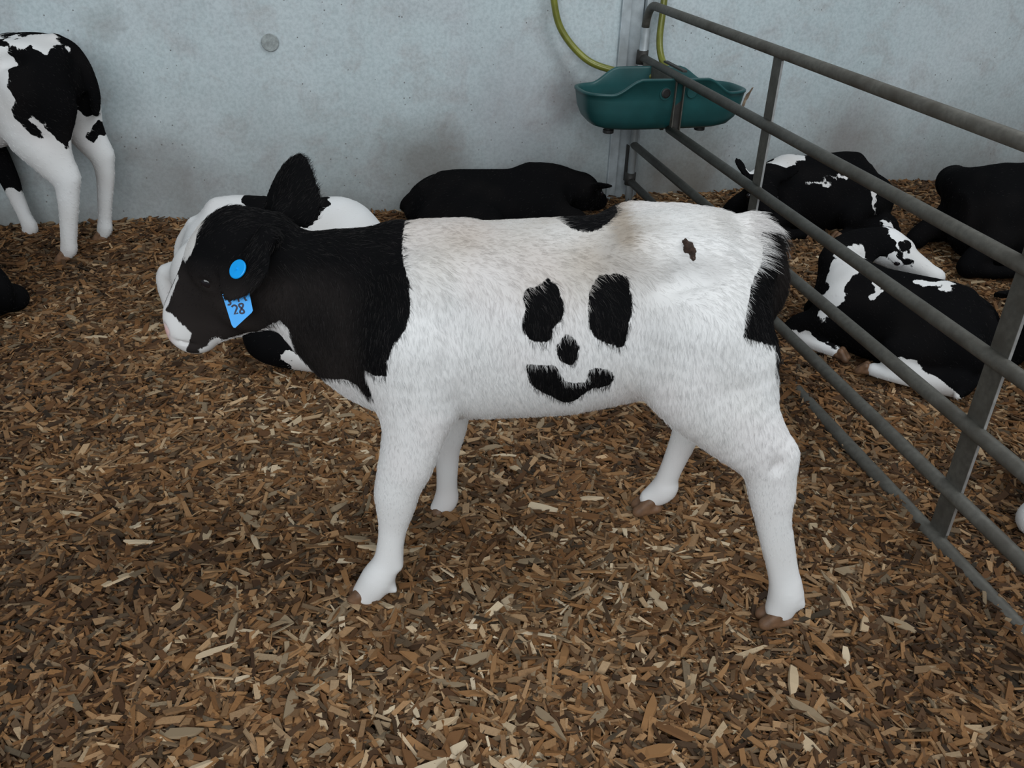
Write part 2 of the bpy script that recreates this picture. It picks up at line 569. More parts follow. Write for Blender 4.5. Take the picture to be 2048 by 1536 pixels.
# ------------------------------------------------------------------ organic surfaces: blended solids on a grid, skinned with surface nets
class Flesh:
    def __init__(self, lo, hi, vox):
        self.lo = np.array(lo, np.float32)
        self.vox = vox
        self.n = np.ceil((np.array(hi) - np.array(lo)) / vox).astype(int) + 1
        self.F = np.full(self.n, 1.0, np.float32)

    def _sl(self, lo, hi, pad):
        a = np.clip(np.floor((np.array(lo) - pad - self.lo) / self.vox).astype(int), 0, self.n)
        b = np.clip(np.ceil((np.array(hi) + pad - self.lo) / self.vox).astype(int) + 1, 0, self.n)
        sl = tuple(slice(i, j) for i, j in zip(a, b))
        ax = [self.lo[i] + self.vox * np.arange(a[i], b[i], dtype=np.float32) for i in range(3)]
        X, Y, Z = np.meshgrid(*ax, indexing='ij', sparse=True)
        return sl, X, Y, Z

    def _put(self, sl, d, k, cut=False):
        A = self.F[sl]
        if A.size == 0:
            return
        if cut:
            d = -d
            h = np.maximum(k - np.abs(A - d), 0) / k
            self.F[sl] = np.maximum(A, d) + h * h * k * 0.25
        else:
            h = np.maximum(k - np.abs(A - d), 0) / k
            self.F[sl] = np.minimum(A, d) - h * h * k * 0.25

    def limb(self, a, b, ra, rb, k=0.03, sy=1.0, mirror=False):
        """tapered capsule; sy squeezes it sideways"""
        a, b = np.array(a, float), np.array(b, float)
        r = max(ra, rb)
        sl, X, Y, Z = self._sl(np.minimum(a, b) - r * 1.2, np.maximum(a, b) + r * 1.2, k)
        ab = b - a
        L2 = float(ab @ ab) + 1e-9
        t = np.clip(((X - a[0]) * ab[0] + (Y - a[1]) * ab[1] + (Z - a[2]) * ab[2]) / L2, 0, 1)
        rad = ra + (rb - ra) * t
        dx, dy, dz = X - a[0] - t * ab[0], (Y - a[1] - t * ab[1]) / sy, Z - a[2] - t * ab[2]
        self._put(sl, np.sqrt(dx * dx + dy * dy + dz * dz) - rad, k)
        return self

    def chain(self, pts, k=0.02, sy=1.0):
        """limb through several joints (x, y, z, radius), rounded between them"""
        P = np.array(bez([p[:4] for p in pts], 4)) if len(pts) > 2 else np.array(pts, float)
        r = P[:, 3].max()
        sl, X, Y, Z = self._sl(P[:, :3].min(0) - r * 1.2, P[:, :3].max(0) + r * 1.2, k)
        D = None
        for p, q_ in zip(P[:-1], P[1:]):
            ab = q_[:3] - p[:3]
            t = np.clip(((X - p[0]) * ab[0] + (Y - p[1]) * ab[1] + (Z - p[2]) * ab[2]) / (float(ab @ ab) + 1e-9), 0, 1)
            dx, dy, dz = X - p[0] - t * ab[0], (Y - p[1] - t * ab[1]) / sy, Z - p[2] - t * ab[2]
            d = np.sqrt(dx * dx + dy * dy + dz * dz) - (p[3] + (q_[3] - p[3]) * t)
            D = d if D is None else np.minimum(D, d)
        if D is not None:
            self._put(sl, D, k)

    def egg(self, c, r, rot=(0, 0, 0), k=0.03, cut=False, cup=0.0, taper=0.0):
        """ellipsoid, rotated by an Euler angle; cup bends its flat side"""
        Rm = np.array(Euler(rot).to_matrix()) if not isinstance(rot, np.ndarray) else rot
        R_ = max(r) * 1.05
        sl, X, Y, Z = self._sl(np.array(c) - R_, np.array(c) + R_, k)
        dx, dy, dz = X - c[0], Y - c[1], Z - c[2]
        p = [Rm[0, i] * dx + Rm[1, i] * dy + Rm[2, i] * dz for i in range(3)]
        if cup:
            p[2] = p[2] - cup * p[1] * p[1] / max(r[1], 1e-6)
        if taper:
            p[1] = p[1] / (1 - taper * np.clip(p[0] / r[0], -1, 1))
        k0 = np.sqrt(sum((p[i] / r[i]) ** 2 for i in range(3)))
        k1 = np.sqrt(sum((p[i] / r[i] ** 2) ** 2 for i in range(3))) + 1e-9
        self._put(sl, k0 * (k0 - 1) / k1, k, cut)

    def loft(self, st, k=0.03, yoff=None):
        """barrel along x: rows of (x, top, bottom, half width)"""
        st = np.array(st, float)
        x = st[:, 0]
        lo = (x[0], -st[:, 3].max(), st[:, 2].min())
        hi = (x[-1], st[:, 3].max(), st[:, 1].max())
        sl, X, Y, Z = self._sl(lo, hi, k + 0.01)
        xx = np.clip(X[:, 0, 0], x[0], x[-1])
        xd = np.linspace(x[0], x[-1], 400)

        def sm_(col):
            v = np.interp(xd, x, col)
            w = max(3, int(400 * 0.035 / (x[-1] - x[0])))
            ker = np.hanning(2 * w + 1)
            ker /= ker.sum()
            v = np.convolve(np.pad(v, w, mode='edge'), ker, 'valid')
            return np.interp(xx, xd, v)[:, None, None]

        top, bot, w = sm_(st[:, 1]), sm_(st[:, 2]), sm_(st[:, 3])
        zc, h = (top + bot) / 2, (top - bot) / 2
        yo = 0 if yoff is None else np.interp(xx, x, yoff)[:, None, None]
        py, pz = Y - yo, Z - zc
        k0 = np.sqrt((py / w) ** 2 + (pz / h) ** 2)
        k1 = np.sqrt((py / w ** 2) ** 2 + (pz / h ** 2) ** 2) + 1e-9
        d = k0 * (k0 - 1) / k1
        over = np.maximum(np.maximum(x[0] - X, X - x[-1]), 0)
        d = np.where(over > 0, np.sqrt(np.maximum(d, 0) ** 2 + over ** 2), d)
        self._put(sl, d, k)

    def skin(self, relax=2):
        F = self.F
        S = F < 0
        nx, ny, nz = F.shape
        cnt = np.zeros((nx - 1, ny - 1, nz - 1), np.int8)
        for i in (0, 1):
            for j in (0, 1):
                for l in (0, 1):
                    cnt += S[i:nx - 1 + i, j:ny - 1 + j, l:nz - 1 + l]
        act = (cnt > 0) & (cnt < 8)
        idx = np.full(act.shape, -1, np.int32)
        ci = np.argwhere(act)
        idx[act] = np.arange(len(ci))
        acc = np.zeros((len(ci), 3), np.float32)
        num = np.zeros(len(ci), np.float32)
        off = [(i, j, l) for i in (0, 1) for j in (0, 1) for l in (0, 1)]
        val = {o: F[ci[:, 0] + o[0], ci[:, 1] + o[1], ci[:, 2] + o[2]] for o in off}
        for a in range(3):
            for o in off:
                if o[a]:
                    continue
                p = list(o)
                p[a] = 1
                p = tuple(p)
                fa, fb = val[o], val[p]
                m = (fa < 0) != (fb < 0)
                t = np.where(m, fa / np.where(m, fa - fb, 1), 0)
                pos = np.tile(np.array(o, np.float32), (len(ci), 1))
                pos[:, a] = t
                acc[m] += pos[m]
                num[m] += 1
        V = (ci + acc / num[:, None]) * self.vox + self.lo
        Q = []
        for a in range(3):
            b, c = (a + 1) % 3, (a + 2) % 3
            s0 = [slice(None)] * 3
            s1 = [slice(None)] * 3
            s0[a] = slice(0, -1)
            s1[a] = slice(1, None)
            cr = S[tuple(s0)] != S[tuple(s1)]
            e = np.argwhere(cr)
            e = e[(e[:, b] > 0) & (e[:, c] > 0) & (e[:, b] < F.shape[b] - 1) & (e[:, c] < F.shape[c] - 1)]
            ins = S[tuple(e.T)]

            def cell(db, dc):
                g_ = e.copy()
                g_[:, b] += db
                g_[:, c] += dc
                return idx[tuple(g_.T)]
            qd = np.stack([cell(-1, -1), cell(0, -1), cell(0, 0), cell(-1, 0)], 1)
            qd[~ins] = qd[~ins][:, ::-1]
            Q.append(qd)
        Q = np.concatenate(Q)
        for _ in range(relax):
            a = np.zeros_like(V)
            n_ = np.zeros(len(V), np.float32)
            for i in range(4):
                for j in (1, 3):
                    np.add.at(a, Q[:, i], V[Q[:, (i + j) % 4]])
                    np.add.at(n_, Q[:, i], 1)
            V = V * 0.5 + 0.5 * a / n_[:, None]
        return V.astype(np.float32), Q


def vnormals(V, Q):
    n = np.cross(V[Q[:, 2]] - V[Q[:, 0]], V[Q[:, 3]] - V[Q[:, 1]])
    N = np.zeros_like(V)
    for i in range(4):
        np.add.at(N, Q[:, i], n)
    return N / (np.linalg.norm(N, axis=1, keepdims=True) + 1e-12)


def poly_sd(px, pz, poly):
    """signed distance to a polygon, positive inside"""
    P = np.array(poly, float)
    d = np.full(px.shape, 1e9)
    ins = np.zeros(px.shape, bool)
    for (x0, y0), (x1, y1) in zip(P, np.roll(P, -1, 0)):
        ex, ey = x1 - x0, y1 - y0
        t = np.clip(((px - x0) * ex + (pz - y0) * ey) / (ex * ex + ey * ey + 1e-12), 0, 1)
        d = np.minimum(d, (px - x0 - t * ex) ** 2 + (pz - y0 - t * ey) ** 2)
        c = ((y0 > pz) != (y1 > pz)) & (px < (x1 - x0) * (pz - y0) / (y1 - y0 + 1e-12) + x0)
        ins ^= c
    d = np.sqrt(d)
    return np.where(ins, d, -d)


def egg_sd(V, c, r):
    p = (V - np.array(c)) / np.array(r)
    k0 = np.linalg.norm(p, axis=1)
    return (1 - k0) * min(r)


def wob(V, s, seed=0.0):
    """cheap smooth vector noise"""
    x, y, z = V[:, 0] * s, V[:, 1] * s, V[:, 2] * s
    out = []
    for k in range(3):
        a = seed + k * 2.1
        out.append(np.sin(x * 1.0 + 1.7 * y + a) * np.cos(1.3 * z - 0.6 * y + 2 * a) + 0.6 * np.sin(2.3 * x - 1.9 * z + 3 * a) * np.cos(2.1 * y + z + a)
                   + 0.4 * np.sin(4.1 * z + 3.3 * x + a) * np.cos(3.7 * y - 2.2 * x))
    return np.stack(out, 1)


# ------------------------------------------------------------------ coat materials
def coat_mat(name, hair):
    m, nt, b = new_mat(name)

    def at(n_):
        return node(nt, 'ShaderNodeAttribute', attribute_name=n_).outputs['Fac']
    spot = at('spot')
    if not hair:
        tc = nt.nodes.new('ShaderNodeTexCoord')
        mp = node(nt, 'ShaderNodeMapping')
        mp.inputs['Scale'].default_value = (3.2, 1.5, 1.0)
        nt.links.new(tc.outputs['Object'], mp.inputs[0])
        nz = noise(nt, 60, 4, 0.7, mp.outputs[0])
        spot = math_n(nt, 'ADD', spot, math_n(nt, 'MULTIPLY', math_n(nt, 'SUBTRACT', nz, 0.5), 0.012))
    f = math_n(nt, 'ADD', math_n(nt, 'MULTIPLY', spot, 500.0), 0.5, True)
    rnd = at('tone')
    white = ramp(nt, rnd, [(0.0, (0.58, 0.585, 0.59)), (1.0, (0.88, 0.885, 0.89))])
    white = mix(nt, at('dirt'), white, (0.30, 0.235, 0.17))
    white = mix(nt, at('pink'), white, (0.50, 0.255, 0.235))
    black = ramp(nt, rnd, [(0.0, (0.0025, 0.0025, 0.0028)), (0.6, (0.005, 0.005, 0.0055)), (1.0, (0.034, 0.031, 0.031))])  # palest strands: sheen of the black fur painted into its colour
    black = mix(nt, at('rust'), black, (0.030, 0.025, 0.0235))
    c = mix(nt, f, white, black)
    nt.links.new(c, b.inputs['Base Color'])
    b.inputs['Roughness'].default_value = 0.6 if hair else 0.9
    b.inputs['Specular IOR Level'].default_value = 0.10 if hair else 0.02
    return m


M_COAT = coat_mat('calf_coat', False)
M_FUR = coat_mat('calf_fur', True)
M_HOOF = simple_mat('hoof_horn', (0.16, 0.085, 0.045), 0.55, var=0.35, scale=50, dark=(0.06, 0.035, 0.022))
M_EYE = simple_mat('dark_eye', (0.010, 0.008, 0.010), 0.12, var=0.1)
M_TAG = simple_mat('blue_tag_plastic', (0.0, 0.335, 0.85), 0.45, var=0.05)
M_INK = simple_mat('marker_ink', (0.008, 0.012, 0.045), 0.6, var=0.1)
M_DUNG = simple_mat('dried_dung', (0.030, 0.014, 0.008), 0.85, var=0.5, scale=120, bump=0.6)
ATTRS = ('spot', 'tone', 'dirt', 'pink', 'rust')


def set_attr(me, name, vals, dom='POINT'):
    a = me.attributes.new(name, 'FLOAT', dom)
    a.data.foreach_set('value', np.asarray(vals, np.float32))


def make_coat(V, spot, dirt=None, pink=None, rust=None):
    n = len(V)
    z = np.zeros(n, np.float32)
    return {'spot': spot, 'tone': np.full(n, 0.55, np.float32), 'dirt': z if dirt is None else dirt,
            'pink': z if pink is None else pink, 'rust': z if rust is None else rust}


def body_obj(V, Q, coat, parent):
    me = mesh_np('body', V, Q)
    for a in ATTRS:
        set_attr(me, a, coat[a])
    return link('body', me, M_COAT, parent)


def fur_obj(V, Q, coat, parent, flow, length, count, lift=0.30, radius=0.00032, clump=0.35, npts=4, seed=1, lock=0.0075):
    """hair curves rooted on the skin; flow(V,N) gives the lie of the coat, length(V,N) its length"""
    r = np.random.default_rng(seed)
    N = vnormals(V, Q)
    A = np.linalg.norm(np.cross(V[Q[:, 2]] - V[Q[:, 0]], V[Q[:, 3]] - V[Q[:, 1]]), axis=1) * 0.5
    LN = length(V, N)
    wgt = A * (LN[Q].mean(1) > 0.0005)
    fi = r.choice(len(Q), count, p=wgt / wgt.sum())
    u, v = r.random(count), r.random(count)
    w = np.stack([(1 - u) * (1 - v), u * (1 - v), u * v, (1 - u) * v], 1).astype(np.float32)

    def ip(a):
        a = np.asarray(a, np.float32)
        return (a[Q[fi]] * (w[:, :, None] if a.ndim == 2 else w)).sum(1)
    P = ip(V)
    Nn = ip(N)
    Nn /= np.linalg.norm(Nn, axis=1, keepdims=True) + 1e-9
    T = flow(P, Nn)
    T = T + clump * 0.55 * wob(P, 45.0, 0.3) + clump * 0.5 * wob(P, 130.0, 1.7) + r.normal(0, 0.13, P.shape)
    T -= Nn * (T * Nn).sum(1, keepdims=True)
    T /= np.linalg.norm(T, axis=1, keepdims=True) + 1e-9
    L = ip(LN) * r.uniform(0.65, 1.15, count)
    lf = lift * r.uniform(0.6, 1.5, count)[:, None]
    # neighbouring hairs lean together into small locks
    cell = np.floor((P + 0.004 * wob(P, 200.0, 2.2)) / lock).astype(np.int64)
    cell -= cell.min(0)
    key = (cell[:, 0] * 4096 + cell[:, 1]) * 4096 + cell[:, 2]
    _, inv = np.unique(key, return_inverse=True)
    cn = np.bincount(inv)
    G = np.stack([np.bincount(inv, P[:, i]) / cn for i in range(3)], 1)[inv]
    GT = np.stack([np.bincount(inv, T[:, i]) / cn for i in range(3)], 1)[inv]
    T = 0.35 * T + 0.65 * GT
    lockz = r.random(len(cn))[inv]
    pts = np.empty((count, npts, 3), np.float32)
    for k in range(npts):
        t = k / (npts - 1)
        up_ = lf * (t - 0.55 * t * t)
        pts[:, k] = P - Nn * 0.0012 + (T * t + Nn * up_) * L[:, None] + np.array([0, 0, -0.10]) * (t * t) * L[:, None] + (G - P) * (0.75 * t * t) + Nn * (lockz[:, None] - 0.5) * (0.16 * t * L[:, None])
    hc = bpy.data.hair_curves.new('fur')
    hc.add_curves([npts] * count)
    hc.attributes['position'].data.foreach_set('vector', pts.ravel())
    rad = np.tile(radius * (1 - 0.85 * np.linspace(0, 1, npts)), (count, 1)).astype(np.float32)
    ra = hc.attributes.get('radius') or hc.attributes.new('radius', 'FLOAT', 'POINT')
    ra.data.foreach_set('value', rad.ravel())
    c2 = {a: ip(coat[a]) for a in ATTRS}
    c2['spot'] = c2['spot'] + r.normal(0, 0.0012, count) + 0.002 * wob(P, 160.0, 0.9)[:, 0]
    c2['tone'] = np.clip(r.normal(0.55, 0.22, count) + 0.35 * (lockz - 0.5), 0, 1)
    for a in ATTRS:
        set_attr(hc, a, c2[a], 'CURVE')
    hc.materials.append(M_FUR)
    o = bpy.data.objects.new('fur', hc)
    COL.objects.link(o)
    o.parent = parent
    return o


def hoof(parent, c, heading, size=0.030, pitch=0.0):
    """cloven hoof: two toes on one coronet; c is the fetlock end, heading its direction in plan"""
    f = Flesh((-0.07, -0.06, -0.03), (0.09, 0.06, 0.075), 0.0035)
    s = size / 0.030
    for sy_ in (-1, 1):
        f.limb((0.004 * s, sy_ * 0.012 * s, 0.040 * s), (0.030 * s, sy_ * 0.016 * s, 0.010 * s), 0.015 * s, 0.014 * s, 0.004)
        f.limb((-0.012 * s, sy_ * 0.013 * s, 0.020 * s), (0.036 * s, sy_ * 0.015 * s, 0.006 * s), 0.014 * s, 0.010 * s, 0.008)
    V, Q = f.skin(1)
    V[:, 2] = np.maximum(V[:, 2], -0.004)
    o = link('hoof', mesh_np('hoof', V, Q), M_HOOF, parent, tuple(c))
    o.rotation_euler = (0, pitch, heading)
    return o


# ------------------------------------------------------------------ the standing calf in the middle
MAIN_LOC = (0.13, 1.58, 0.0)


def standing_body(vox, legs, head=True, tail=None, lo=(-0.92, -0.27, -0.02), hi=(0.58, 0.29, 0.96)):
    f = Flesh(lo, hi, vox)
    f.loft([(-0.640, 0.775, 0.66, 0.055), (-0.60, 0.795, 0.590, 0.075), (-0.53, 0.79, 0.490, 0.090), (-0.47, 0.797, 0.438, 0.104),
            (-0.40, 0.803, 0.405, 0.122), (-0.30, 0.812, 0.398, 0.138), (-0.22, 0.818, 0.405, 0.148), (-0.10, 0.828, 0.418, 0.158),
            (0.0, 0.836, 0.430, 0.160), (0.10, 0.850, 0.458, 0.152), (0.18, 0.862, 0.48, 0.146), (0.25, 0.862, 0.53, 0.130),
            (0.31, 0.842, 0.58, 0.100), (0.350, 0.79, 0.63, 0.060), (0.370, 0.74, 0.66, 0.03)], 0.03)
    # withers, shoulder blades, hooks and pins of the pelvis
    f.limb((-0.36, 0, 0.775), (-0.24, 0, 0.79), 0.03, 0.025, 0.05)
    for s in (-1, 1):
        f.egg((-0.33, s * 0.095, 0.63), (0.085, 0.055, 0.16), (0, 0.30, 0), 0.05)
        f.egg((0.100, s * 0.092, 0.806), (0.050, 0.034, 0.034), (0, 0, 0), 0.06)
        f.egg((0.318, s * 0.055, 0.775), (0.035, 0.035, 0.04), (0, 0, 0), 0.04)
        f.egg((0.222, s * 0.092, 0.68), (0.125, 0.068, 0.16), (0, -0.30, 0), 0.05)
        f.egg((0.045, s * 0.192, 0.770), (0.060, 0.042, 0.060), (0, 0, 0), 0.05, cut=True)
        f.egg((-0.232, s * 0.178, 0.49), (0.020, 0.030, 0.085), (0, 0.15, 0), 0.03, cut=True)
        f.egg((0.150, s * 0.198, 0.60), (0.026, 0.034, 0.10), (0, -0.35, 0), 0.04, cut=True)
        f.egg((-0.238, s * 0.165, 0.68), (0.018, 0.022, 0.10), (0, 0.25, 0), 0.04, cut=True)
        f.egg((0.19, s * 0.135, 0.755), (0.05, 0.025, 0.04), (0, -0.2, 0), 0.05, cut=True)
    for lg in legs:
        for pts, k, sy in lg:
            f.chain(pts, k, sy)
    if tail:
        f.chain(tail, 0.02)
    return f


near_front = [([(-0.325, -0.105, 0.60, 0.085), (-0.318, -0.125, 0.48, 0.064), (-0.335, -0.135, 0.385, 0.054), (-0.356, -0.140, 0.300, 0.0475),
                (-0.362, -0.140, 0.255, 0.041), (-0.370, -0.142, 0.195, 0.0300), (-0.384, -0.148, 0.120, 0.0275), (-0.405, -0.152, 0.068, 0.0365), (-0.430, -0.155, 0.026, 0.032)], 0.05, 0.86),
              ([(-0.285, -0.12, 0.465, 0.026), (-0.325, -0.13, 0.36, 0.026)], 0.05, 1.0),
              ([(-0.378, -0.155, 0.048, 0.011), (-0.370, -0.158, 0.040, 0.008)], 0.012, 1.0),
              ([(-0.372, -0.142, 0.19, 0.010), (-0.362, -0.150, 0.105, 0.012)], 0.02, 1.0)]
far_front = [([(-0.315, 0.105, 0.60, 0.080), (-0.275, 0.125, 0.45, 0.060), (-0.268, 0.135, 0.34, 0.046), (-0.272, 0.140, 0.265, 0.038),
               (-0.278, 0.142, 0.20, 0.029), (-0.280, 0.145, 0.105, 0.0255), (-0.282, 0.147, 0.060, 0.030), (-0.298, 0.147, 0.028, 0.025)], 0.05, 0.86)]
near_hind = [([(0.215, -0.112, 0.66, 0.105), (0.215, -0.130, 0.565, 0.088), (0.295, -0.145, 0.485, 0.070), (0.372, -0.152, 0.405, 0.050),
               (0.402, -0.155, 0.315, 0.042), (0.426, -0.158, 0.225, 0.0335), (0.456, -0.160, 0.130, 0.029), (0.476, -0.160, 0.074, 0.0375), (0.472, -0.160, 0.030, 0.033)], 0.05, 0.86),
             ([(0.295, -0.12, 0.60, 0.075), (0.335, -0.140, 0.50, 0.050), (0.398, -0.152, 0.425, 0.026)], 0.05, 0.8),
             ([(0.405, -0.152, 0.430, 0.020), (0.420, -0.155, 0.33, 0.020)], 0.03, 0.9),
             ([(0.505, -0.168, 0.058, 0.011), (0.512, -0.170, 0.050, 0.008)], 0.012, 1.0),
             ([(0.446, -0.158, 0.23, 0.011), (0.482, -0.162, 0.115, 0.012)], 0.02, 1.0)]
far_hind = [([(0.235, 0.112, 0.66, 0.100), (0.232, 0.140, 0.555, 0.085), (0.272, 0.165, 0.46, 0.062), (0.304, 0.180, 0.365, 0.047),
              (0.302, 0.188, 0.295, 0.040), (0.285, 0.194, 0.205, 0.031), (0.266, 0.198, 0.115, 0.0275), (0.260, 0.200, 0.075, 0.035), (0.230, 0.200, 0.045, 0.027)], 0.05, 0.86),
            ([(0.30, 0.115, 0.60, 0.075), (0.318, 0.158, 0.48, 0.045), (0.330, 0.178, 0.385, 0.026)], 0.05, 0.8)]
tail_main = [(0.305, 0.0, 0.835, 0.026), (0.340, 0.0, 0.815, 0.024), (0.368, 0.004, 0.765, 0.021), (0.384, 0.010, 0.71, 0.021), (0.380, 0.014, 0.665, 0.018), (0.368, 0.016, 0.63, 0.012)]


def rot_from(xd, yd):
    """rotation with its x axis along xd and y axis near yd"""
    x = np.array(xd, float)
    x /= np.linalg.norm(x)
    y = np.array(yd, float)
    y -= x * (x @ y)
    y /= np.linalg.norm(y)
    return np.stack([x, y, np.cross(x, y)], 1)


def add_head(f, flip=1.0):
    # skull, brow, nose bridge, muzzle, jaws
    f.egg((-0.672, 0, 0.742), (0.085, 0.072, 0.080), (0, 0.3, 0), 0.05)
    f.limb((-0.665, 0, 0.795), (-0.600, 0, 0.785), 0.035, 0.04, 0.04)
    f.limb((-0.705, 0, 0.705), (-0.782, 0, 0.600), 0.068, 0.045, 0.03, 0.85)
    f.limb((-0.715, 0, 0.745), (-0.795, 0, 0.625), 0.036, 0.030, 0.03)
    f.limb((-0.640, 0, 0.655), (-0.760, 0, 0.575), 0.066, 0.036, 0.03, 0.75)
    f.egg((-0.792, 0, 0.580), (0.040, 0.043, 0.046), (0, 0, 0), 0.025)
    f.egg((-0.772, 0, 0.552), (0.030, 0.032, 0.022), (0, 0, 0), 0.02)
    for s in (-1, 1):
        f.egg((-0.650, s * 0.040, 0.655), (0.060, 0.030, 0.055), (0, 0.4, 0), 0.03)
        f.egg((-0.712, s * 0.052, 0.722), (0.034, 0.022, 0.026), (0, 0.6, 0), 0.025)
        f.egg((-0.714, s * 0.078, 0.708), (0.017, 0.012, 0.012), (0, 0.7, 0), 0.008, cut=True)
        f.egg((-0.822, s * 0.026, 0.588), (0.012, 0.009, 0.011), (0, 0.5, 0), 0.008, cut=True)
    # mouth crease
    f.egg((-0.775, -0.043, 0.562), (0.040, 0.010, 0.0035), (0, 0.25, 0), 0.006, cut=True)
    f.egg((-0.775, 0.043, 0.562), (0.040, 0.010, 0.0035), (0, 0.25, 0), 0.006, cut=True)


EAR_N = dict(base=(-0.594, -0.070, 0.795), tip=(-0.664, -0.112, 0.704), w=(0.72, -0.62, -0.18))
EAR_F = dict(base=(-0.606, 0.060, 0.775), tip=(-0.560, 0.112, 0.905), w=(1.0, -0.50, -0.15))


def add_ear(f, e, W=0.046, cup=0.25, T=0.0075, taper=0.3):
    b, t = np.array(e['base']), np.array(e['tip'])
    Rm = rot_from(t - b, e['w'])
    L = np.linalg.norm(t - b)
    f.limb(b - (t - b) * 0.10, b + (t - b) * 0.22, 0.022, 0.020, 0.02)
    f.egg(b + (t - b) * 0.54, (L * 0.52, W, T), Rm, 0.012, cup=cup, taper=taper)
    return Rm, L


def build_main():
    root = empty('calf', MAIN_LOC)
    tag(root, 'standing white calf with black head and a smiling-face pattern of black spots on its flank', 'calf', 'calves in the barn')
    f = standing_body(0.0047, (near_front, far_front, near_hind, far_hind), True, tail_main)
    add_head(f)
    Rn, Ln = add_ear(f, EAR_N, 0.060, 0.15)
    add_ear(f, EAR_F, 0.064, 0.4, 0.0075, 0.42)
    # hollow above the hock tendon, fold of the flank
    f.egg((0.388, -0.205, 0.425), (0.014, 0.02, 0.022), (0, 0, 0), 0.015, cut=True)
    V, Q = f.skin(2)
    x, y, z = V[:, 0], V[:, 1], V[:, 2]
    near = y < 0.01
    ps = np.full(len(V), -0.2)
    # black fore end: whole head, neck and shoulder front
    nk = poly_sd(x, z, NECK)
    nk_far = poly_sd(x, z, NECK_FAR)
    ps = np.maximum(ps, np.where(near, nk, nk_far))
    for p in SPOTS:
        p = [c_[:2] for c_ in bez(p + p[:1], 3)][:-1]
        ps = np.where(y < 0.0, np.maximum(ps, poly_sd(x, z, p) + 0.0035), ps)
    ps = np.maximum(ps, poly_sd(x, z, RUMP) - np.maximum(0, -y - 0.30))
    for c, r in FAR_BLACK:
        ps = np.maximum(ps, egg_sd(V, c, r))
    for p in WHITE:
        ps = np.where(y < 0.035, np.minimum(ps, -poly_sd(x, z, p)), ps)
    muz = poly_sd(x, z, MUZZLE)
    ps = np.minimum(ps, -muz)
    blz = 0.007 - np.abs(y + 0.020) - np.maximum(0, z - 0.70) * 2
    ps = np.minimum(ps, -np.where((x < -0.72), blz, -1.0) - 0.0)
    ps = np.minimum(ps, -egg_sd(V, (-0.752, 0.0, 0.770), (0.032, 0.052, 0.048)))
    for e in (EAR_N, EAR_F):
        b_, t_ = np.array(e['base']), np.array(e['tip'])
        dd = np.linalg.norm(V - (b_ + t_) / 2, axis=1)
        ps = np.where(dd < 0.075, np.maximum(ps, 0.075 - dd), ps)
    ps = np.where(z < 0.38, np.minimum(ps, -0.02), ps)
    w1 = wob(V, 9.0, 0.5)
    dirt = np.clip((z - 0.70) / 0.10, 0, 1) * np.clip(0.34 + 0.20 * w1[:, 0], 0, 1) * np.clip((0.20 - x) / 0.15, 0.25, 1)
    dirt = dirt + 0.22 * np.exp(-((x + 0.03) / 0.10) ** 2 - ((z - 0.76) / 0.06) ** 2) * (y < 0)
    dirt = dirt + 0.10 * np.clip(w1[:, 1] - 0.3, 0, 1)
    dirt = dirt + 0.07 + 0.5 * np.exp(-((x - 0.06) / 0.025) ** 2 - ((z - 0.845) / 0.02) ** 2)
    pink = 0.9 * np.exp(-((x + 0.832) / 0.016) ** 2 - ((z - 0.575) / 0.022) ** 2)
    pink = pink + 0.06 * np.clip(w1[:, 2], 0, 1)
    rust = np.clip((x - 0.34) / 0.03, 0, 1) * np.clip(0.35 + 0.5 * w1[:, 0], 0, 0.8)
    rust = np.maximum(rust, np.clip(0.42 + 0.3 * w1[:, 1], 0, 0.8) * np.clip((-0.40 - x) / 0.05, 0, 1) * np.clip((0.76 - z) / 0.05, 0, 1))
    coat = make_coat(V, ps, np.clip(dirt, 0, 0.8), np.clip(pink, 0, 1), rust)
    body_obj(V, Q, coat, root)

    def flow(P, N):
        X, Y, Z = P[:, 0], P[:, 1], P[:, 2]
        T = np.tile(np.array([0.75, 0.0, -0.65]), (len(P), 1))
        down = np.clip((0.80 - Z) / 0.10, 0, 1)
        T[:, 2] = -0.15 - 0.9 * down
        T[:, 0] = 0.9 - 0.70 * down
        rump = np.clip((X - 0.25) / 0.1, 0, 1)
        T[:, 0] += 0.6 * rump * np.clip((Z - 0.7) / 0.1, 0, 1)
        leg = np.clip((0.45 - Z) / 0.06, 0, 1)[:, None]
        T = T * (1 - leg) + np.array([0.15, 0, -1.0]) * leg
        hd = np.clip((-0.60 - X) / 0.05, 0, 1)[:, None]
        T = T * (1 - hd) + np.array([0.75, 0, 0.55]) * hd
        ear = (np.linalg.norm(P - (np.array(EAR_F['base']) + np.array(EAR_F['tip'])) / 2, axis=1) < 0.075)
        T[ear] = np.array([0.6, 0.2, 0.75])
        ear = (np.linalg.norm(P - (np.array(EAR_N['base']) + np.array(EAR_N['tip'])) / 2, axis=1) < 0.08) & (Y < -0.072)
        T[ear] = np.array([-0.5, -0.3, -0.9])
        return T

    def length(P, N):
        X, Y, Z = P[:, 0], P[:, 1], P[:, 2]
        L = 0.0062 + 0.0105 * np.clip((Z - 0.12) / 0.42, 0, 1)
        L = np.where(X < -0.62, 0.009, L)
        L = np.where((X < -0.74) & (Z < 0.64), 0.004, L)
        L = np.where((X < -0.63) & (X > -0.76) & (Z > 0.785) & (np.abs(Y) < 0.05), 0.020, L)
        L = np.where((X > 0.22) & (Z > 0.80), 0.024, L)
        L = np.where((X > 0.30) & (Z > 0.795), 0.042, L)
        L = np.where((X > 0.352) & (Z < 0.80) & (Z > 0.56), 0.024, L)
        L = np.where(Z < 0.03, 0.0, L)
        return L

    fur_obj(V, Q, coat, root, flow, length, FUR_MAIN, 0.30, 0.00030, 0.24, 4, 3)
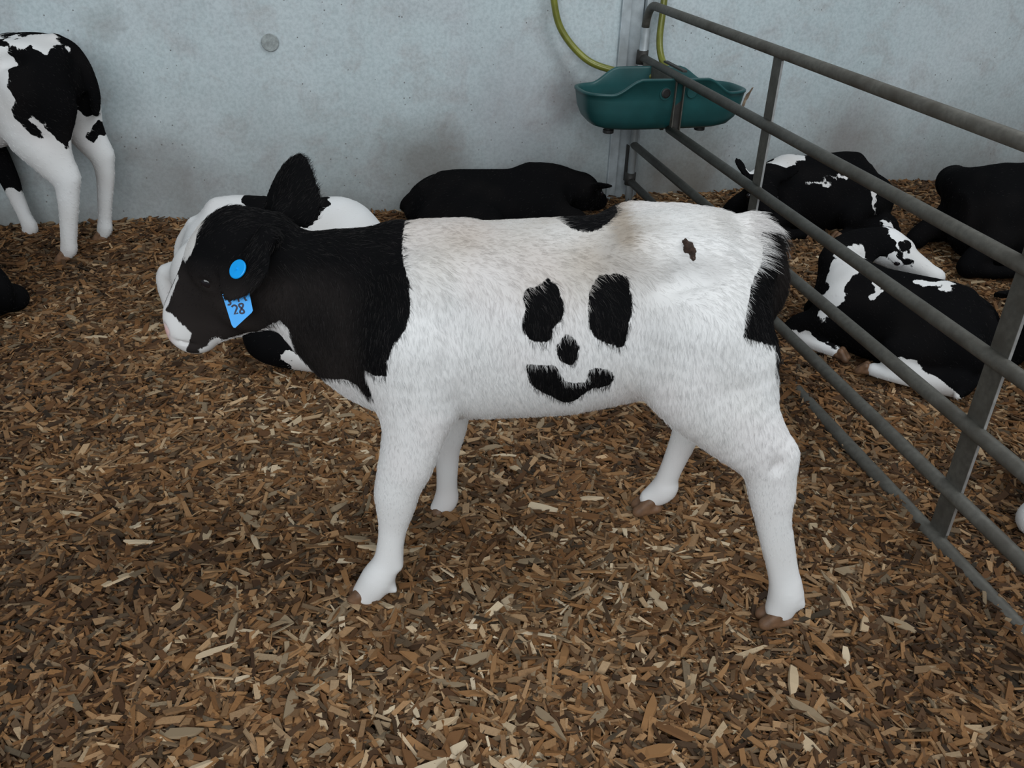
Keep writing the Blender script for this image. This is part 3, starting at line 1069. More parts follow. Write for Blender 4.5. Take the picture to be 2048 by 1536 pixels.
    for c, hd in (((-0.440, -0.155, -0.010), math.pi), ((-0.296, 0.147, -0.012), math.pi), ((0.474, -0.160, -0.012), math.pi), ((0.234, 0.200, 0.004), math.pi)):
        hoof(root, c, hd, 0.031)
    # eyes
    for s in (-1, 1):
        ev = Flesh((-0.03, -0.03, -0.03), (0.03, 0.03, 0.03), 0.003)
        ev.egg((0, 0, 0), (0.017, 0.013, 0.014), (0, 0.6, 0), 0.01)
        a, b_ = ev.skin(2)
        link('eye', mesh_np('eye', a, b_), M_EYE, root, (-0.714, s * 0.058, 0.708))
    # ear tags: flag below the ear, button on top of it
    eb, et = np.array(EAR_N['base']), np.array(EAR_N['tip'])
    nrm = Rn[:, 2]
    mid = eb + (et - eb) * 0.55
    up = nrm if nrm[1] < 0 else -nrm
    bt = lathe('ear_tag_button', [(0.0001, 0.0), (0.0178, 0.0), (0.0186, 0.001), (0.0186, 0.003), (0.0172, 0.0042), (0.0030, 0.0045), (0.0025, 0.0065), (0.0001, 0.0068)], M_TAG, root, n=28)
    zax = Vector(up)
    bt.rotation_mode = 'QUATERNION'
    bt.rotation_quaternion = zax.to_track_quat('Z', 'Y')
    bt.location = tuple(mid + up * BTN_OFF + np.array(BTN_SHIFT))
    bt['label'] = 'round bright blue tag button'
    make_flag_tag(root)
    # lump of dried dung on the hip
    dg = Flesh((-0.03, -0.02, -0.03), (0.03, 0.02, 0.03), 0.0022)
    for a_, r_ in (((-0.010, 0, 0.014), 0.005), ((-0.002, -0.001, 0.006), 0.008), ((0.004, 0, -0.003), 0.0085), ((0.006, -0.001, -0.012), 0.006), ((-0.006, 0, 0.0), 0.006), ((0.009, 0, -0.017), 0.004)):
        dg.egg(a_, (r_, 0.006, r_), (0, 0, 0), 0.004)
    a_, b_ = dg.skin(0)
    a_ += 0.0012 * wob(a_, 420.0)
    link('dung_lump', mesh_np('dung_lump', a_, b_), M_DUNG, root, DUNG)
    return root


def make_flag_tag(root):
    """blue flag tag hanging below the near ear, hand-written number on it"""
    o0 = np.array(TAG_POS)
    ex = np.array([0.96, 0.24, 0.06]); ex /= np.linalg.norm(ex)
    nz = np.array([0.22, -0.88, 0.42]); nz -= ex * (ex @ nz); nz /= np.linalg.norm(nz)
    ez = np.cross(nz, ex); ez = ez if ez[2] > 0 else -ez
    out = [(-0.024, 0.030), (0.024, 0.034), (0.026, -0.006), (0.023, -0.010), (-0.010, -0.034), (-0.013, -0.033), (-0.0155, -0.028)]
    v = [o0 + ex * a + ez * b for a, b in out] + [o0 + ex * a + ez * b - nz * 0.002 for a, b in out]
    n = len(out)
    fc = [tuple(range(n)), tuple(range(2 * n - 1, n - 1, -1))] + [(i, i + n, (i + 1) % n + n, (i + 1) % n) for i in range(n)]
    tg = py_obj('ear_tag', v, fc, M_TAG, root)
    tg['label'] = 'bright blue flag ear tag numbered 28'

    def stroke(pts, w=0.0017):
        pts = [np.array(p) for p in pts]
        vv, ff = [], []
        for i, p in enumerate(pts):
            a, b = pts[max(i - 1, 0)], pts[min(i + 1, len(pts) - 1)]
            t = (b - a) / (np.linalg.norm(b - a) + 1e-9)
            nn = np.array([-t[1], t[0]])
            for s in (-1, 1):
                q_ = p + nn * w * s
                vv.append(o0 + ex * q_[0] + ez * q_[1] + nz * 0.0004)
        for i in range(len(pts) - 1):
            ff.append((2 * i, 2 * i + 1, 2 * i + 3, 2 * i + 2))
        py_obj('numeral_stroke', vv, ff, M_INK, tg)

    two = [(-0.006 + 0.0045 * math.cos(t), 0.003 + 0.0045 * math.sin(t)) for t in np.linspace(2.8, -0.7, 12)] + [(-0.0075, -0.009), (-0.001, -0.0075)]
    stroke(two)
    e8 = [(0.0065 + 0.0038 * math.sin(2 * t), 0.000 + 0.009 * math.cos(t)) for t in np.linspace(0, 2 * math.pi, 30)]
    stroke(e8)
    three = [(-0.0145 + 0.003 * math.cos(t), 0.0185 + 0.0028 * math.sin(t)) for t in np.linspace(2.4, -1.6, 9)] + [(-0.0145 + 0.0032 * math.cos(t), 0.0125 + 0.003 * math.sin(t)) for t in np.linspace(1.5, -2.4, 9)]
    stroke(three)
    stroke([(0.003, 0.020), (0.0035, 0.0125)])
    stroke([(0.014, 0.020), (0.0165, 0.0135), (0.0185, 0.015)])


FUR_MAIN = 220000
BTN_OFF, BTN_SHIFT = 0.012, (0, 0, 0)
TAG_POS = (-0.643, -0.116, 0.680)
DUNG = (0.175, -0.120, 0.829)

# coat pattern of the near flank, in the calf's own side view (x along the body, z up)
NECK = [(-0.3456, 0.87), (-0.3414, 0.7885), (-0.3221, 0.7551), (-0.3185, 0.7047), (-0.3262, 0.6741), (-0.3475, 0.6437), (-0.3598, 0.6131), (-0.364, 0.5807), (-0.3864, 0.5738), (-0.4098, 0.5761), (-0.4034, 0.55), (-0.395, 0.5213), (-0.4103, 0.5053), (-0.4313, 0.5223), (-0.4592, 0.5247), (-0.4903, 0.515), (-0.56, 0.48), (-0.90, 0.48), (-0.90, 0.98), (-0.3591, 0.98)]
NECK_FAR = [(-0.33, 0.90), (-0.34, 0.78), (-0.31, 0.68), (-0.35, 0.58), (-0.41, 0.50), (-0.56, 0.46), (-0.90, 0.45), (-0.90, 0.98), (-0.36, 0.98)]
SPOTS = [
    [(-0.0726, 0.7596), (-0.0587, 0.7505), (-0.0489, 0.7312), (-0.0443, 0.7107), (-0.0516, 0.6929), (-0.062, 0.6833), (-0.0638, 0.6648), (-0.0771, 0.6564), (-0.0955, 0.6599), (-0.1098, 0.6737), (-0.1131, 0.6888), (-0.1067, 0.711), (-0.1119, 0.7272), (-0.108, 0.7419), (-0.0901, 0.7463)],
    [(0.0215, 0.77), (0.0616, 0.7751), (0.0725, 0.7523), (0.0789, 0.7193), (0.0752, 0.6931), (0.0694, 0.653), (0.0507, 0.6568), (0.0223, 0.669), (0.009, 0.6916), (0.005, 0.7336), (0.0088, 0.7499)],
    [(-0.034, 0.6690), (-0.0190, 0.659), (-0.0130, 0.6436), (-0.018, 0.6160), (-0.0348, 0.6165), (-0.0485, 0.6418)],
    [(-0.1025, 0.605), (-0.0746, 0.6037), (-0.0513, 0.6019), (-0.0355, 0.5718), (-0.0115, 0.5646), (0.0116, 0.5698), (0.0168, 0.5969), (0.0324, 0.6001), (0.054, 0.5904), (0.0547, 0.5658), (0.0367, 0.5562), (0.0223, 0.5568), (0.0049, 0.5385), (-0.0218, 0.5146), (-0.0569, 0.536), (-0.0914, 0.5624)],
]
RUMP = [(0.325, 0.835), (0.31, 0.7951), (0.2951, 0.7828), (0.2835, 0.7402), (0.2790, 0.71), (0.281, 0.6895), (0.31, 0.6769), (0.335, 0.665), (0.352, 0.655), (0.360, 0.60), (0.46, 0.60), (0.45, 0.83), (0.375, 0.805), (0.355, 0.835)]
FAR_BLACK = [((0.0, 0.065, 0.83), (0.062, 0.110, 0.08)), ((0.12, 0.16, 0.66), (0.09, 0.06, 0.08))]
WHITE = [[(-0.7645, 0.5486), (-0.742, 0.5542), (-0.681, 0.5766), (-0.6392, 0.5959), (-0.6045, 0.6214), (-0.5794, 0.6401), (-0.5635, 0.6223), (-0.5654, 0.573), (-0.60, 0.54), (-0.70, 0.51), (-0.76, 0.52)]]
MUZZLE = [(-0.800, 0.6265), (-0.7763, 0.6017), (-0.7672, 0.5879), (-0.7835, 0.5543), (-0.7994, 0.52), (-0.8547, 0.52), (-0.8621, 0.6383)]

# ------------------------------------------------------------------ the other calves
def paint(V, base, strokes, seed):
    """coat map from blobs: ('b'|'w', centre, radii)"""
    Vn = V + 0.020 * wob(V, 16.0, seed) + 0.008 * wob(V, 55.0, seed + 1)
    ps = np.full(len(V), 0.05 if base == 'b' else -0.05)
    for c_, c, r in strokes:
        d = egg_sd(Vn, c, r)
        ps = np.maximum(ps, d) if c_ == 'b' else np.minimum(ps, -d)
    return ps


def flow_lying(P, N):
    T = np.tile(np.array([0.8, 0.0, -0.5]), (len(P), 1))
    return T


def head_on(f, poll, nose, side, s=1.0, ears=True, ear_droop=0.2):
    """head from poll to nose; side = unit vector across the face"""
    poll, nose = np.array(poll, float), np.array(nose, float)
    ax = nose - poll
    L = np.linalg.norm(ax)
    ax /= L
    sd = np.array(side, float)
    sd -= ax * (ax @ sd)
    sd /= np.linalg.norm(sd)
    up = np.cross(sd, ax)
    if up[2] < 0:
        up = -up
    Rm = np.stack([ax, sd, up], 1)
    f.egg(poll + ax * 0.055 * s, (0.085 * s, 0.070 * s, 0.070 * s), Rm, 0.05)
    f.limb(poll + ax * 0.07 * s + up * 0.005, nose - ax * 0.035 * s, 0.058 * s, 0.038 * s, 0.03)
    f.limb(poll + ax * 0.05 * s - up * 0.045 * s, nose - ax * 0.05 * s - up * 0.018 * s, 0.050 * s, 0.028 * s, 0.03)
    f.egg(nose - ax * 0.03 * s, (0.036 * s, 0.040 * s, 0.038 * s), Rm, 0.02)
    eyes = []
    for k in (-1, 1):
        f.egg(poll + ax * 0.095 * s + sd * k * 0.052 * s + up * 0.020 * s, (0.030 * s, 0.018 * s, 0.022 * s), Rm, 0.02)
        eyes.append(poll + ax * 0.098 * s + sd * k * 0.066 * s + up * 0.018 * s)
        if ears:
            b = poll + sd * k * 0.055 * s + up * 0.015
            t = b + (sd * k * 0.115 + up * (0.03 - ear_droop * 0.15) - ax * 0.035) * s
            Re = rot_from(t - b, ax)
            f.limb(b, b + (t - b) * 0.3, 0.020 * s, 0.018 * s, 0.02)
            f.egg(b + (t - b) * 0.55, (0.062 * s, 0.038 * s, 0.009), Re, 0.012, cup=0.25)
    return eyes


def finish_calf(root, f, base, strokes, seed, fur=14000, eyes=(), hooves=(), hlen=0.013):
    V, Q = f.skin(2)
    # settle on the bedding: nothing below the ground
    ps = paint(V, base, strokes, seed)
    w1 = wob(V, 9.0, seed)
    dirt = np.clip(0.10 + 0.10 * w1[:, 0], 0, 0.5)
    coat = make_coat(V, ps, dirt, 0.05 * np.clip(w1[:, 1], 0, 1), np.clip(0.08 * w1[:, 2], 0, 0.15))
    body_obj(V, Q, coat, root)
    fur_obj(V, Q, coat, root, flow_lying, lambda P, N: np.where(P[:, 2] < 0.02, 0.0, hlen), fur, 0.24, 0.0006, 0.28, 3, int(seed * 10) + 5)
    for e in eyes:
        ev = Flesh((-0.03, -0.03, -0.03), (0.03, 0.03, 0.03), 0.004)
        ev.egg((0, 0, 0), (0.015, 0.012, 0.013), (0, 0, 0), 0.01)
        a, b_ = ev.skin(2)
        link('eye', mesh_np('eye', a, b_), M_EYE, root, tuple(e))
    for c, hd in hooves:
        hoof(root, c, hd, 0.028)


def lying(label, loc, rz, base, strokes, seed, neck, poll, nose, side=(0, 1, 0), hind=-1, scale=1.0, top=0.38, extra=(), vox=0.0085, width=0.18, ears=True, front=True, droop=0.2, fur=14000):
    """calf lying on its folded legs; local -x is the chest end, hind = side on which the hind legs show"""
    root = empty('calf', loc, rz, scale)
    tag(root, label, 'calf', 'calves in the barn')
    f = Flesh((-0.85, -0.52, -0.06), (0.55, 0.64, 0.62), vox)
    t = top
    f.loft([(-0.37, t * 0.72, 0.10, 0.06), (-0.31, t * 0.90, 0.03, width * 0.66), (-0.16, t * 0.98, -0.03, width * 0.94), (0.0, t, -0.04, width * 1.05),
            (0.14, t * 1.02, -0.04, width * 1.06), (0.23, t * 0.96, -0.02, width * 0.95), (0.30, t * 0.82, 0.01, width * 0.70), (0.345, t * 0.60, 0.05, width * 0.42), (0.37, t * 0.42, 0.09, width * 0.18)], 0.03)
    f.limb((-0.2, 0, t * 0.93), (0.20, 0, t * 0.95), 0.02, 0.022, 0.06)
    hooves = []
    for s in (-1, 1):
        f.egg((0.20, s * width * 0.80, t * 0.42), (0.15, 0.075, t * 0.40), (0, 0.3, 0), 0.05)
        yo = s * (width + 0.035)
        f.chain([(0.16, s * width * 0.9, t * 0.40, 0.075), (0.04, yo, 0.12, 0.065), (0.13, yo, 0.060, 0.050), (0.28, yo, 0.050, 0.045)], 0.04)
        f.chain([(0.29, yo, 0.055, 0.040), (0.20, yo + s * 0.03, 0.040, 0.030), (0.06, yo + s * 0.045, 0.035, 0.026), (-0.02, yo + s * 0.04, 0.035, 0.028)], 0.025)
        hooves.append(((-0.045, yo + s * 0.04, 0.008), math.pi))
        f.egg((-0.25, s * width * 0.62, t * 0.45), (0.09, 0.06, t * 0.36), (0, 0.2, 0), 0.05)
        if front:
            f.chain([(-0.27, s * width * 0.7, t * 0.36, 0.065), (-0.37, s * width * 0.75, 0.085, 0.048), (-0.40, s * width * 0.78, 0.050, 0.044)], 0.03)
            f.chain([(-0.395, s * width * 0.80, 0.045, 0.038), (-0.30, s * width * 0.98, 0.035, 0.028), (-0.20, s * width * 1.02, 0.034, 0.027)], 0.025)
            hooves.append(((-0.175, s * width * 1.02, 0.006), 0.0))
    f.chain([(-0.22, 0, t * 0.72, 0.115)] + [tuple(n_) for n_ in neck] + [(*poll, 0.068)], 0.05)
    eyes = head_on(f, poll, nose, side, 1.0, ears, droop)
    for e in extra:
        f.chain(e, 0.025)
    f.chain([(0.29, 0, t * 0.80, 0.022), (0.36, hind * 0.03, t * 0.55, 0.018), (0.37, hind * 0.07, 0.10, 0.015), (0.30, hind * (width + 0.10), 0.04, 0.016)], 0.02)
    f.F = np.maximum(f.F, 0.0 - (f.lo[2] + f.vox * np.arange(f.n[2], dtype=np.float32))[None, None, :] - 0.012)
    finish_calf(root, f, base, strokes, seed, fur, eyes, hooves)
    return root


def standing_back_calf():
    """calf by the wall, its hind part in view"""
    root = empty('calf', (-2.02, 3.36, 0.02), 0.10, 0.98)
    tag(root, 'black and white calf standing with its rump towards the long bare wall', 'calf', 'calves in the barn')
    nf = [([(-0.325, -0.105, 0.60, 0.085), (-0.31, -0.12, 0.46, 0.062), (-0.32, -0.12, 0.29, 0.043), (-0.32, -0.12, 0.20, 0.033), (-0.325, -0.12, 0.11, 0.028), (-0.335, -0.12, 0.06, 0.033), (-0.35, -0.12, 0.03, 0.027)], 0.05, 0.86)]
    ff = [([(-0.18, 0.105, 0.58, 0.085), (-0.11, 0.12, 0.44, 0.062), (-0.06, 0.12, 0.29, 0.043), (-0.045, 0.12, 0.20, 0.033), (-0.03, 0.12, 0.11, 0.028), (-0.02, 0.12, 0.06, 0.033), (-0.03, 0.12, 0.03, 0.027)], 0.05, 0.86)]
    nh = [([(0.215, -0.112, 0.66, 0.105), (0.165, -0.115, 0.53, 0.088), (0.215, -0.115, 0.42, 0.066), (0.265, -0.115, 0.335, 0.050), (0.262, -0.115, 0.26, 0.042), (0.245, -0.115, 0.17, 0.035), (0.228, -0.115, 0.09, 0.032), (0.220, -0.115, 0.05, 0.033), (0.210, -0.115, 0.03, 0.028)], 0.05, 0.86),
          ([(0.28, -0.10, 0.60, 0.07), (0.275, -0.115, 0.46, 0.04), (0.295, -0.115, 0.355, 0.024)], 0.05, 0.8)]
    fh = [([(0.235, 0.112, 0.66, 0.100), (0.255, 0.115, 0.54, 0.080), (0.295, 0.115, 0.44, 0.058), (0.335, 0.115, 0.365, 0.046), (0.338, 0.115, 0.29, 0.038), (0.318, 0.115, 0.19, 0.031), (0.300, 0.115, 0.10, 0.028), (0.292, 0.115, 0.06, 0.032), (0.280, 0.115, 0.03, 0.027)], 0.05, 0.86),
          ([(0.31, 0.10, 0.60, 0.07), (0.330, 0.115, 0.48, 0.036), (0.358, 0.115, 0.385, 0.022)], 0.05, 0.8)]
    tl = [(0.300, 0.0, 0.835, 0.026), (0.345, 0.02, 0.80, 0.026), (0.375, 0.03, 0.73, 0.026), (0.385, 0.04, 0.64, 0.024), (0.375, 0.05, 0.56, 0.018)]
    f = standing_body(0.0085, (nf, ff, nh, fh), True, tl)
    add_head(f)
    add_ear(f, EAR_N, 0.052)
    add_ear(f, EAR_F, 0.052)
    st_ = [('b', (0.28, -0.10, 0.72), (0.125, 0.14, 0.17)), ('b', (0.205, -0.14, 0.60), (0.050, 0.09, 0.105)), ('b', (0.315, -0.14, 0.60), (0.050, 0.09, 0.115)),
           ('b', (0.0, 0.02, 0.87), (0.42, 0.20, 0.075)), ('b', (0.36, 0.02, 0.70), (0.075, 0.09, 0.16)), ('b', (0.02, -0.12, 0.72), (0.075, 0.12, 0.13)),
           ('w', (0.235, -0.06, 0.835), (0.105, 0.06, 0.045)), ('w', (0.125, -0.15, 0.68), (0.035, 0.08, 0.14)), ('w', (0.10, 0.0, 0.855), (0.035, 0.06, 0.030)),
           ('b', (-0.05, 0.12, 0.40), (0.11, 0.10, 0.20)), ('b', (0.325, 0.115, 0.47), (0.045, 0.06, 0.050)), ('b', (-0.70, 0.0, 0.70), (0.25, 0.2, 0.25)),
           ('w', (0.262, -0.17, 0.53), (0.012, 0.06, 0.05)), ('w', (0.40, 0.09, 0.56), (0.05, 0.06, 0.035))]
    finish_calf(root, f, 'w', st_, 2.3, 26000, [(-0.714, -0.063, 0.708), (-0.714, 0.063, 0.708)],
                [((-0.36, -0.12, -0.004), math.pi), ((-0.04, 0.12, -0.004), math.pi), ((0.200, -0.115, -0.004), math.pi), ((0.270, 0.115, -0.004), math.pi)])
    return root


def herd():
    standing_back_calf()
    # black calf stretched out along the wall, head at the gate end
    lying('all-black calf lying along the wall under the trough', (-0.14, 3.80, 0.02), math.pi + 0.24, 'b', [], 0.7,
          [(-0.32, -0.02, 0.20, 0.085)], (-0.43, -0.02, 0.175), (-0.60, -0.18, 0.05), (0.6, -0.8, 0), top=0.262, width=0.20, droop=0.0)
    # white calf behind the head of the standing one
    lying('white calf with a black patch lying behind the head of the standing calf', (-0.84, 2.92, 0.01), math.pi + 0.1, 'w',
          [('b', (0.02, 0.0, 0.42), (0.085, 0.25, 0.12)), ('b', (-0.13, -0.02, 0.40), (0.05, 0.10, 0.06)), ('b', (-0.03, 0.45, 0.07), (0.16, 0.12, 0.13)), ('w', (-0.24, 0.52, 0.05), (0.10, 0.12, 0.15))], 1.1,
          [(-0.33, 0.10, 0.24, 0.080)], (-0.32, 0.24, 0.20), (-0.12, 0.30, 0.08), (0, 0, 1), top=0.40, width=0.19,
          extra=([(0.02, 0.30, 0.10, 0.055), (0.0, 0.44, 0.080, 0.064), (-0.13, 0.50, 0.060, 0.052), (-0.29, 0.53, 0.040, 0.038)],
                 [(0.24, 0.12, 0.16, 0.06), (0.375, 0.10, 0.175, 0.034), (0.375, 0.12, 0.08, 0.030), (0.35, 0.14, 0.03, 0.028)]), ears=True)
    # black calf at the edge of the picture
    lying('black calf lying at the picture edge, nearer than the standing calf by the wall', (-2.10, 2.66, 0.01), math.pi + 2.9, 'b', [('w', (-0.55, 0, 0.2), (0.06, 0.1, 0.1))], 3.1,
          [(-0.34, 0, 0.33, 0.085)], (-0.46, 0.0, 0.36), (-0.66, 0.0, 0.22), top=0.29, fur=9000)
    # curled calf by the wall beyond the gate
    lying('black calf with thin white lines curled up against the wall beyond the gate', (1.42, 4.08, 0.01), 0.35, 'b',
          [('w', (-0.24, -0.02, 0.38), (0.10, 0.07, 0.045)), ('w', (0.0, -0.10, 0.40), (0.04, 0.05, 0.05)), ('w', (0.30, 0.0, 0.38), (0.085, 0.10, 0.055)),
           ('w', (-0.03, -0.19, 0.285), (0.17, 0.06, 0.010)), ('w', (0.15, -0.20, 0.20), (0.012, 0.06, 0.085)), ('w', (0.37, -0.04, 0.25), (0.03, 0.05, 0.09)),
           ('w', (-0.47, -0.03, 0.32), (0.045, 0.06, 0.05))], 4.2,
          [(-0.33, -0.04, 0.27, 0.085)], (-0.42, -0.08, 0.275), (-0.50, -0.30, 0.10), (1, -0.2, 0), top=0.355, width=0.20, scale=0.92, droop=-0.5)
    # black calf at the far edge
    lying('big black calf with one small white fleck lying beyond the gate', (2.24, 3.72, 0.01), 0.25, 'b',
          [('w', (-0.05, -0.19, 0.26), (0.045, 0.06, 0.014)), ('w', (0.02, -0.28, 0.03), (0.07, 0.09, 0.07))], 5.3,
          [(-0.28, 0.10, 0.30, 0.085)], (-0.22, 0.26, 0.28), (-0.02, 0.32, 0.12), (0, 0, 1), top=0.42, width=0.22, ears=False)
    # calf with the white head turned back
    lying('black calf with a white head tucked back over its shoulder, lying close beyond the gate', (1.32, 2.70, 0.01), -0.60, 'b',
          [('w', (-0.27, -0.02, 0.30), (0.055, 0.20, 0.22)), ('b', (-0.35, -0.02, 0.20), (0.035, 0.2, 0.2)), ('w', (-0.10, -0.13, 0.35), (0.032, 0.07, 0.055)), ('w', (0.06, -0.03, 0.37), (0.12, 0.016, 0.03)),
           ('w', (-0.08, 0.335, 0.32), (0.21, 0.135, 0.20)), ('b', (-0.12, 0.18, 0.34), (0.20, 0.040, 0.08)), ('b', (-0.115, 0.235, 0.395), (0.036, 0.035, 0.034)),
           ('w', (0.0, -0.32, 0.02), (0.36, 0.125, 0.11)), ('w', (-0.3, -0.22, 0.0), (0.2, 0.1, 0.08)), ('w', (0.36, -0.02, 0.30), (0.03, 0.06, 0.05))], 6.4,
          [(-0.33, 0.10, 0.31, 0.085), (-0.30, 0.21, 0.35, 0.075)], (-0.21, 0.27, 0.375), (0.06, 0.31, 0.25), (0, 0.9, 0.45), top=0.35, width=0.185, droop=0.5, scale=0.82)
    # two more at the edge of the picture
    lying('black calf with white legs lying half hidden behind the nearer flat bar of the gate', (2.10, 2.57, 0.01), 0.15, 'b',
          [('w', (0.0, -0.30, 0.02), (0.45, 0.14, 0.09))], 7.5, [(-0.33, 0.02, 0.28, 0.085)], (-0.40, 0.06, 0.30), (-0.30, 0.28, 0.12), (1, 0, 0), top=0.38, fur=9000)
    lying('pale calf whose leg shows under the lowest rails of the gate', (1.74, 1.79, 0.0), 0.45, 'w',
          [('b', (0.1, 0, 0.35), (0.2, 0.2, 0.12)), ('b', (-0.05, -0.18, 0.25), (0.10, 0.10, 0.12)), ('b', (-0.26, 0.2, 0.30), (0.12, 0.10, 0.10)), ('b', (-0.37, -0.17, 0.02), (0.04, 0.08, 0.04))], 8.6, [(-0.30, 0.10, 0.27, 0.085)], (-0.22, 0.24, 0.25), (0.0, 0.30, 0.10), (0, 0.8, 0.6), top=0.34, fur=9000, droop=0.5)

# ------------------------------------------------------------------ wood chips
def chip_mat(name, grey=False):
    m, nt, b = new_mat(name)
    tone = node(nt, 'ShaderNodeAttribute', attribute_name='tone').outputs['Fac']
    c = ramp(nt, tone, [(0.0, (0.028, 0.0125, 0.005)), (0.22, (0.078, 0.036, 0.0145)), (0.45, (0.172, 0.077, 0.027)),
                        (0.62, (0.255, 0.124, 0.046)), (0.80, (0.345, 0.192, 0.087)), (0.93, (0.50, 0.345, 0.20)), (1.0, (0.60, 0.49, 0.35))])
    hue = node(nt, 'ShaderNodeAttribute', attribute_name='grey').outputs['Fac']
    bw = nt.nodes.new('ShaderNodeRGBToBW')
    nt.links.new(c, bw.inputs[0])
    gc = nt.nodes.new('ShaderNodeCombineColor')
    nt.links.new(math_n(nt, 'MULTIPLY', bw.outputs[0], 1.22), gc.inputs[0])
    nt.links.new(math_n(nt, 'MULTIPLY', bw.outputs[0], 0.97), gc.inputs[1])
    nt.links.new(math_n(nt, 'MULTIPLY', bw.outputs[0], 0.64), gc.inputs[2])
    c = mix(nt, hue, c, gc.outputs[0])
    gr = noise(nt, 260, 3, 0.6)
    c = mix(nt, 0.35, c, ramp(nt, gr, [(0.3, (0.35, 0.35, 0.35)), (0.7, (1.0, 1.0, 1.0))]), 'MULTIPLY')
    nt.links.new(c, b.inputs['Base Color'])
    b.inputs['Roughness'].default_value = 0.8
    b.inputs['Specular IOR Level'].default_value = 0.25
    return m


M_CHIP = chip_mat('wood_chip')


def eul(yaw, pitch, roll):
    cy, sy = np.cos(yaw), np.sin(yaw)
    cp, sp = np.cos(pitch), np.sin(pitch)
    cr, sr = np.cos(roll), np.sin(roll)
    ex = np.stack([cy * cp, sy * cp, sp], 1)
    ey = np.stack([-sy * cr - cy * sp * sr, cy * cr - sy * sp * sr, cp * sr], 1)
    ez = np.cross(ex, ey)
    return ex, ey, ez


def scatter_chips(n):
    r = np.random.default_rng(21)
    out = []
    need = n
    while need > 0:
        k = need * 3
        y = r.uniform(0.62, 5.7, k)
        x = r.uniform(-3.6, 4.3, k)
        keep = (x > -0.66 * y - 0.75) & (x < 0.70 * y + 0.85)
        out_ = (x < -0.66 * y - 0.30) | (x > 0.70 * y + 0.35)
        keep &= ~out_ | (r.random(k) < 0.5)
        dw = (x - W0[0]) * WN[0] + (y - W0[1]) * WN[1]
        keep &= dw < -0.01
        dens = np.clip(1.25 - 0.21 * y, 0.36, 1.0)
        keep &= r.random(k) < dens
        out.append(np.stack([x[keep], y[keep]], 1)[:need])
        need -= len(out[-1])
    P = np.concatenate(out)
    far = np.clip((P[:, 1] - 1.6) / 2.5, 0, 1)
    L = np.exp(r.normal(math.log(0.038), 0.42, n)) * (1 + 0.12 * far)
    L = np.clip(L, 0.010, 0.072)
    W = L * np.exp(r.normal(math.log(0.27), 0.38, n))
    W = np.clip(W, 0.003, 0.017) * (1 + 0.2 * far)
    T = np.clip(W * r.uniform(0.2, 0.6, n), 0.001, 0.006)
    pitch = r.normal(0, 0.22, n)
    roll = r.normal(0, 0.35, n)
    yaw = r.uniform(0, 2 * math.pi, n)
    ex, ey, ez = eul(yaw, pitch, roll)
    z = bed_h(P[:, 0], P[:, 1]) + r.uniform(-0.016, 0.006, n) + 0.002
    c = np.stack([P[:, 0], P[:, 1], z], 1)
    V = np.empty((n, 8, 3), np.float32)
    i = 0
    for sx in (-1, 1):
        wx = r.uniform(0.35, 1.0, n)
        tx = r.uniform(0.4, 1.0, n)
        for sy in (-1, 1):
            sk = r.normal(0, 0.14, n)
            for sz in (-1, 1):
                V[:, i] = c + ex * ((sx * (1 + sk) * L / 2))[:, None] + ey * (sy * W / 2 * wx)[:, None] + ez * (sz * T / 2 * tx)[:, None]
                i += 1
    F = np.array([(0, 1, 3, 2), (4, 6, 7, 5), (0, 4, 5, 1), (2, 3, 7, 6), (1, 5, 7, 3), (0, 2, 6, 4)])
    Q = (np.arange(n)[:, None, None] * 8 + F[None]).reshape(-1, 4)
    patch = 0.10 * np.sin(2.3 * P[:, 0] + 1.1 * P[:, 1]) + 0.08 * np.sin(5.1 * P[:, 1] - 3.3 * P[:, 0] + 1)
    tone = np.clip(r.beta(1.9, 2.1, n) + patch * 0.6, 0, 1)
    # damper, redder patch in the pen beyond the gate
    grey = np.clip(r.beta(0.7, 1.9, n), 0, 0.9)
    me = mesh_np('bedding_chips', V.reshape(-1, 3), Q, smooth=False)
    set_attr(me, 'tone', np.repeat(tone, 8))
    set_attr(me, 'grey', np.repeat(grey, 8))
    o = link('wood_chip_bedding', me, M_CHIP)
    tag(o, 'deep brown wood chip bedding covering the whole pen floor', 'bedding', None, 'stuff')
    return o


def big_chip_mesh(k, tone, grey):
    r = np.random.default_rng(100 + k)
    secs = 4
    L, W, T = 1.0, r.uniform(0.16, 0.30), r.uniform(0.05, 0.10)
    bend = r.normal(0, 0.05)
    rows = []
    for i in range(secs):
        t = i / (secs - 1)
        wv_ = W * (r.uniform(0.35, 1.0) if i in (0, secs - 1) else r.uniform(0.85, 1.05))
        sk = r.normal(0, 0.09) if i in (0, secs - 1) else 0
        zc = bend * (1 - (2 * t - 1) ** 2)
        rows.append([((t - 0.5) * L + sk, -wv_ / 2, zc - T / 2), ((t - 0.5) * L - sk, wv_ / 2, zc - T / 2),
                     ((t - 0.5) * L - sk, wv_ / 2 * 0.9, zc + T / 2), ((t - 0.5) * L + sk, -wv_ / 2 * 0.85, zc + T / 2)])
    V = np.array(rows).reshape(-1, 3)
    q = []
    for i in range(secs - 1):
        for j in range(4):
            q.append((i * 4 + j, (i + 1) * 4 + j, (i + 1) * 4 + (j + 1) % 4, i * 4 + (j + 1) % 4))
    q += [(0, 1, 2, 3), (secs * 4 - 1, secs * 4 - 2, secs * 4 - 3, secs * 4 - 4)]
    q = [tuple(reversed(a)) for a in q]
    me = mesh_np('chip', V, q, smooth=False)
    set_attr(me, 'tone', np.full(len(V), tone))
    set_attr(me, 'grey', np.full(len(V), grey))
    me.materials.append(M_CHIP)
    return me


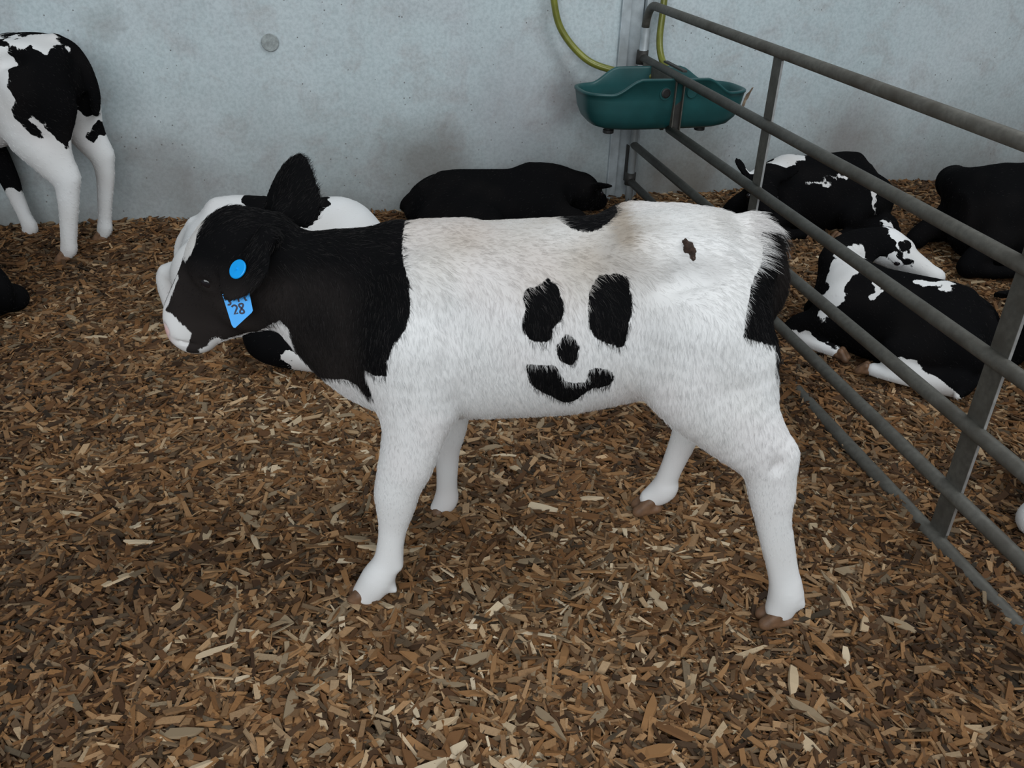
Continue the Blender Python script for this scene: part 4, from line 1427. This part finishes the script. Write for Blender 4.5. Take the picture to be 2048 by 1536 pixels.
def chip_place(x, y):
    """where a chip lies, said by what is around it"""
    dg = (x - F0[0]) * FN[0] + (y - F0[1]) * FN[1]
    if dg > 0:
        p = 'lying beyond the gate'
    elif dg > -0.30:
        p = 'lying loose along the foot of the gate'
    elif y < 1.36:
        p = ('lying loose in front of the calf, below its head' if x < -0.45 else 'lying loose in front of the fore hooves' if x < -0.05
             else 'lying loose in front of the calf, below its belly' if x < 0.42 else 'lying loose in front of the hind hooves')
    elif -0.40 < x < 0.75 and y < 1.9:
        p = 'lying loose under the standing calf'
    elif x < -0.40:
        p = 'lying loose beyond the muzzle of the standing calf' if y > 1.75 else 'lying loose below the muzzle of the standing calf'
    else:
        p = 'lying loose behind the standing calf'
    return p, p


def loose_chips(n, avoid):
    r = np.random.default_rng(5)
    kinds = [(0.97, 0.35, 'pale straw-coloured', ''), (0.70, 0.0, 'orange-brown', ''), (0.80, 0.8, 'greyish', ''), (0.42, 0.1, 'dark brown', '')]
    meshes = [[big_chip_mesh(10 * a + b, t + (b - 2) * 0.015, g_) for b in range(5)] for a, (t, g_, _, _) in enumerate(kinds)]
    done = 0
    while done < n:
        y = 0.98 + 1.9 * r.random() ** 1.5
        x = r.uniform(-0.60 * y, 0.62 * y)
        if any((x - a) ** 2 + (y - b) ** 2 < 0.07 ** 2 for a, b in avoid):
            continue
        if abs((x - F0[0]) * FN[0] + (y - F0[1]) * FN[1]) < 0.07:
            continue
        a = r.choice(4, p=[0.12, 0.40, 0.22, 0.26])
        o = bpy.data.objects.new('wood_chip', meshes[a][r.integers(5)])
        COL.objects.link(o)
        s = r.uniform(0.042, 0.080)
        o.scale = (s, s * r.uniform(0.8, 1.3), s * r.uniform(0.8, 1.4))
        o.location = (x, y, float(bed_h(x, y)) + 0.0085)
        o.rotation_euler = (r.normal(0, 0.16), r.normal(0, 0.12), r.uniform(0, 6.28))
        lab, grp = chip_place(x, y)
        size = 'long' if s > 0.061 else 'short'
        tag(o, '%s %s wood chip %s' % (size, kinds[a][2], lab), 'wood chip', '%s %s wood chips %s' % (size, kinds[a][2], grp))
        done += 1

# ------------------------------------------------------------------ build
main = build_main()
herd()
scatter_chips(190000)
loose_chips(300, [(-0.29, 1.44), (0.60, 1.42), (-0.16, 1.73), (0.35, 1.73)])
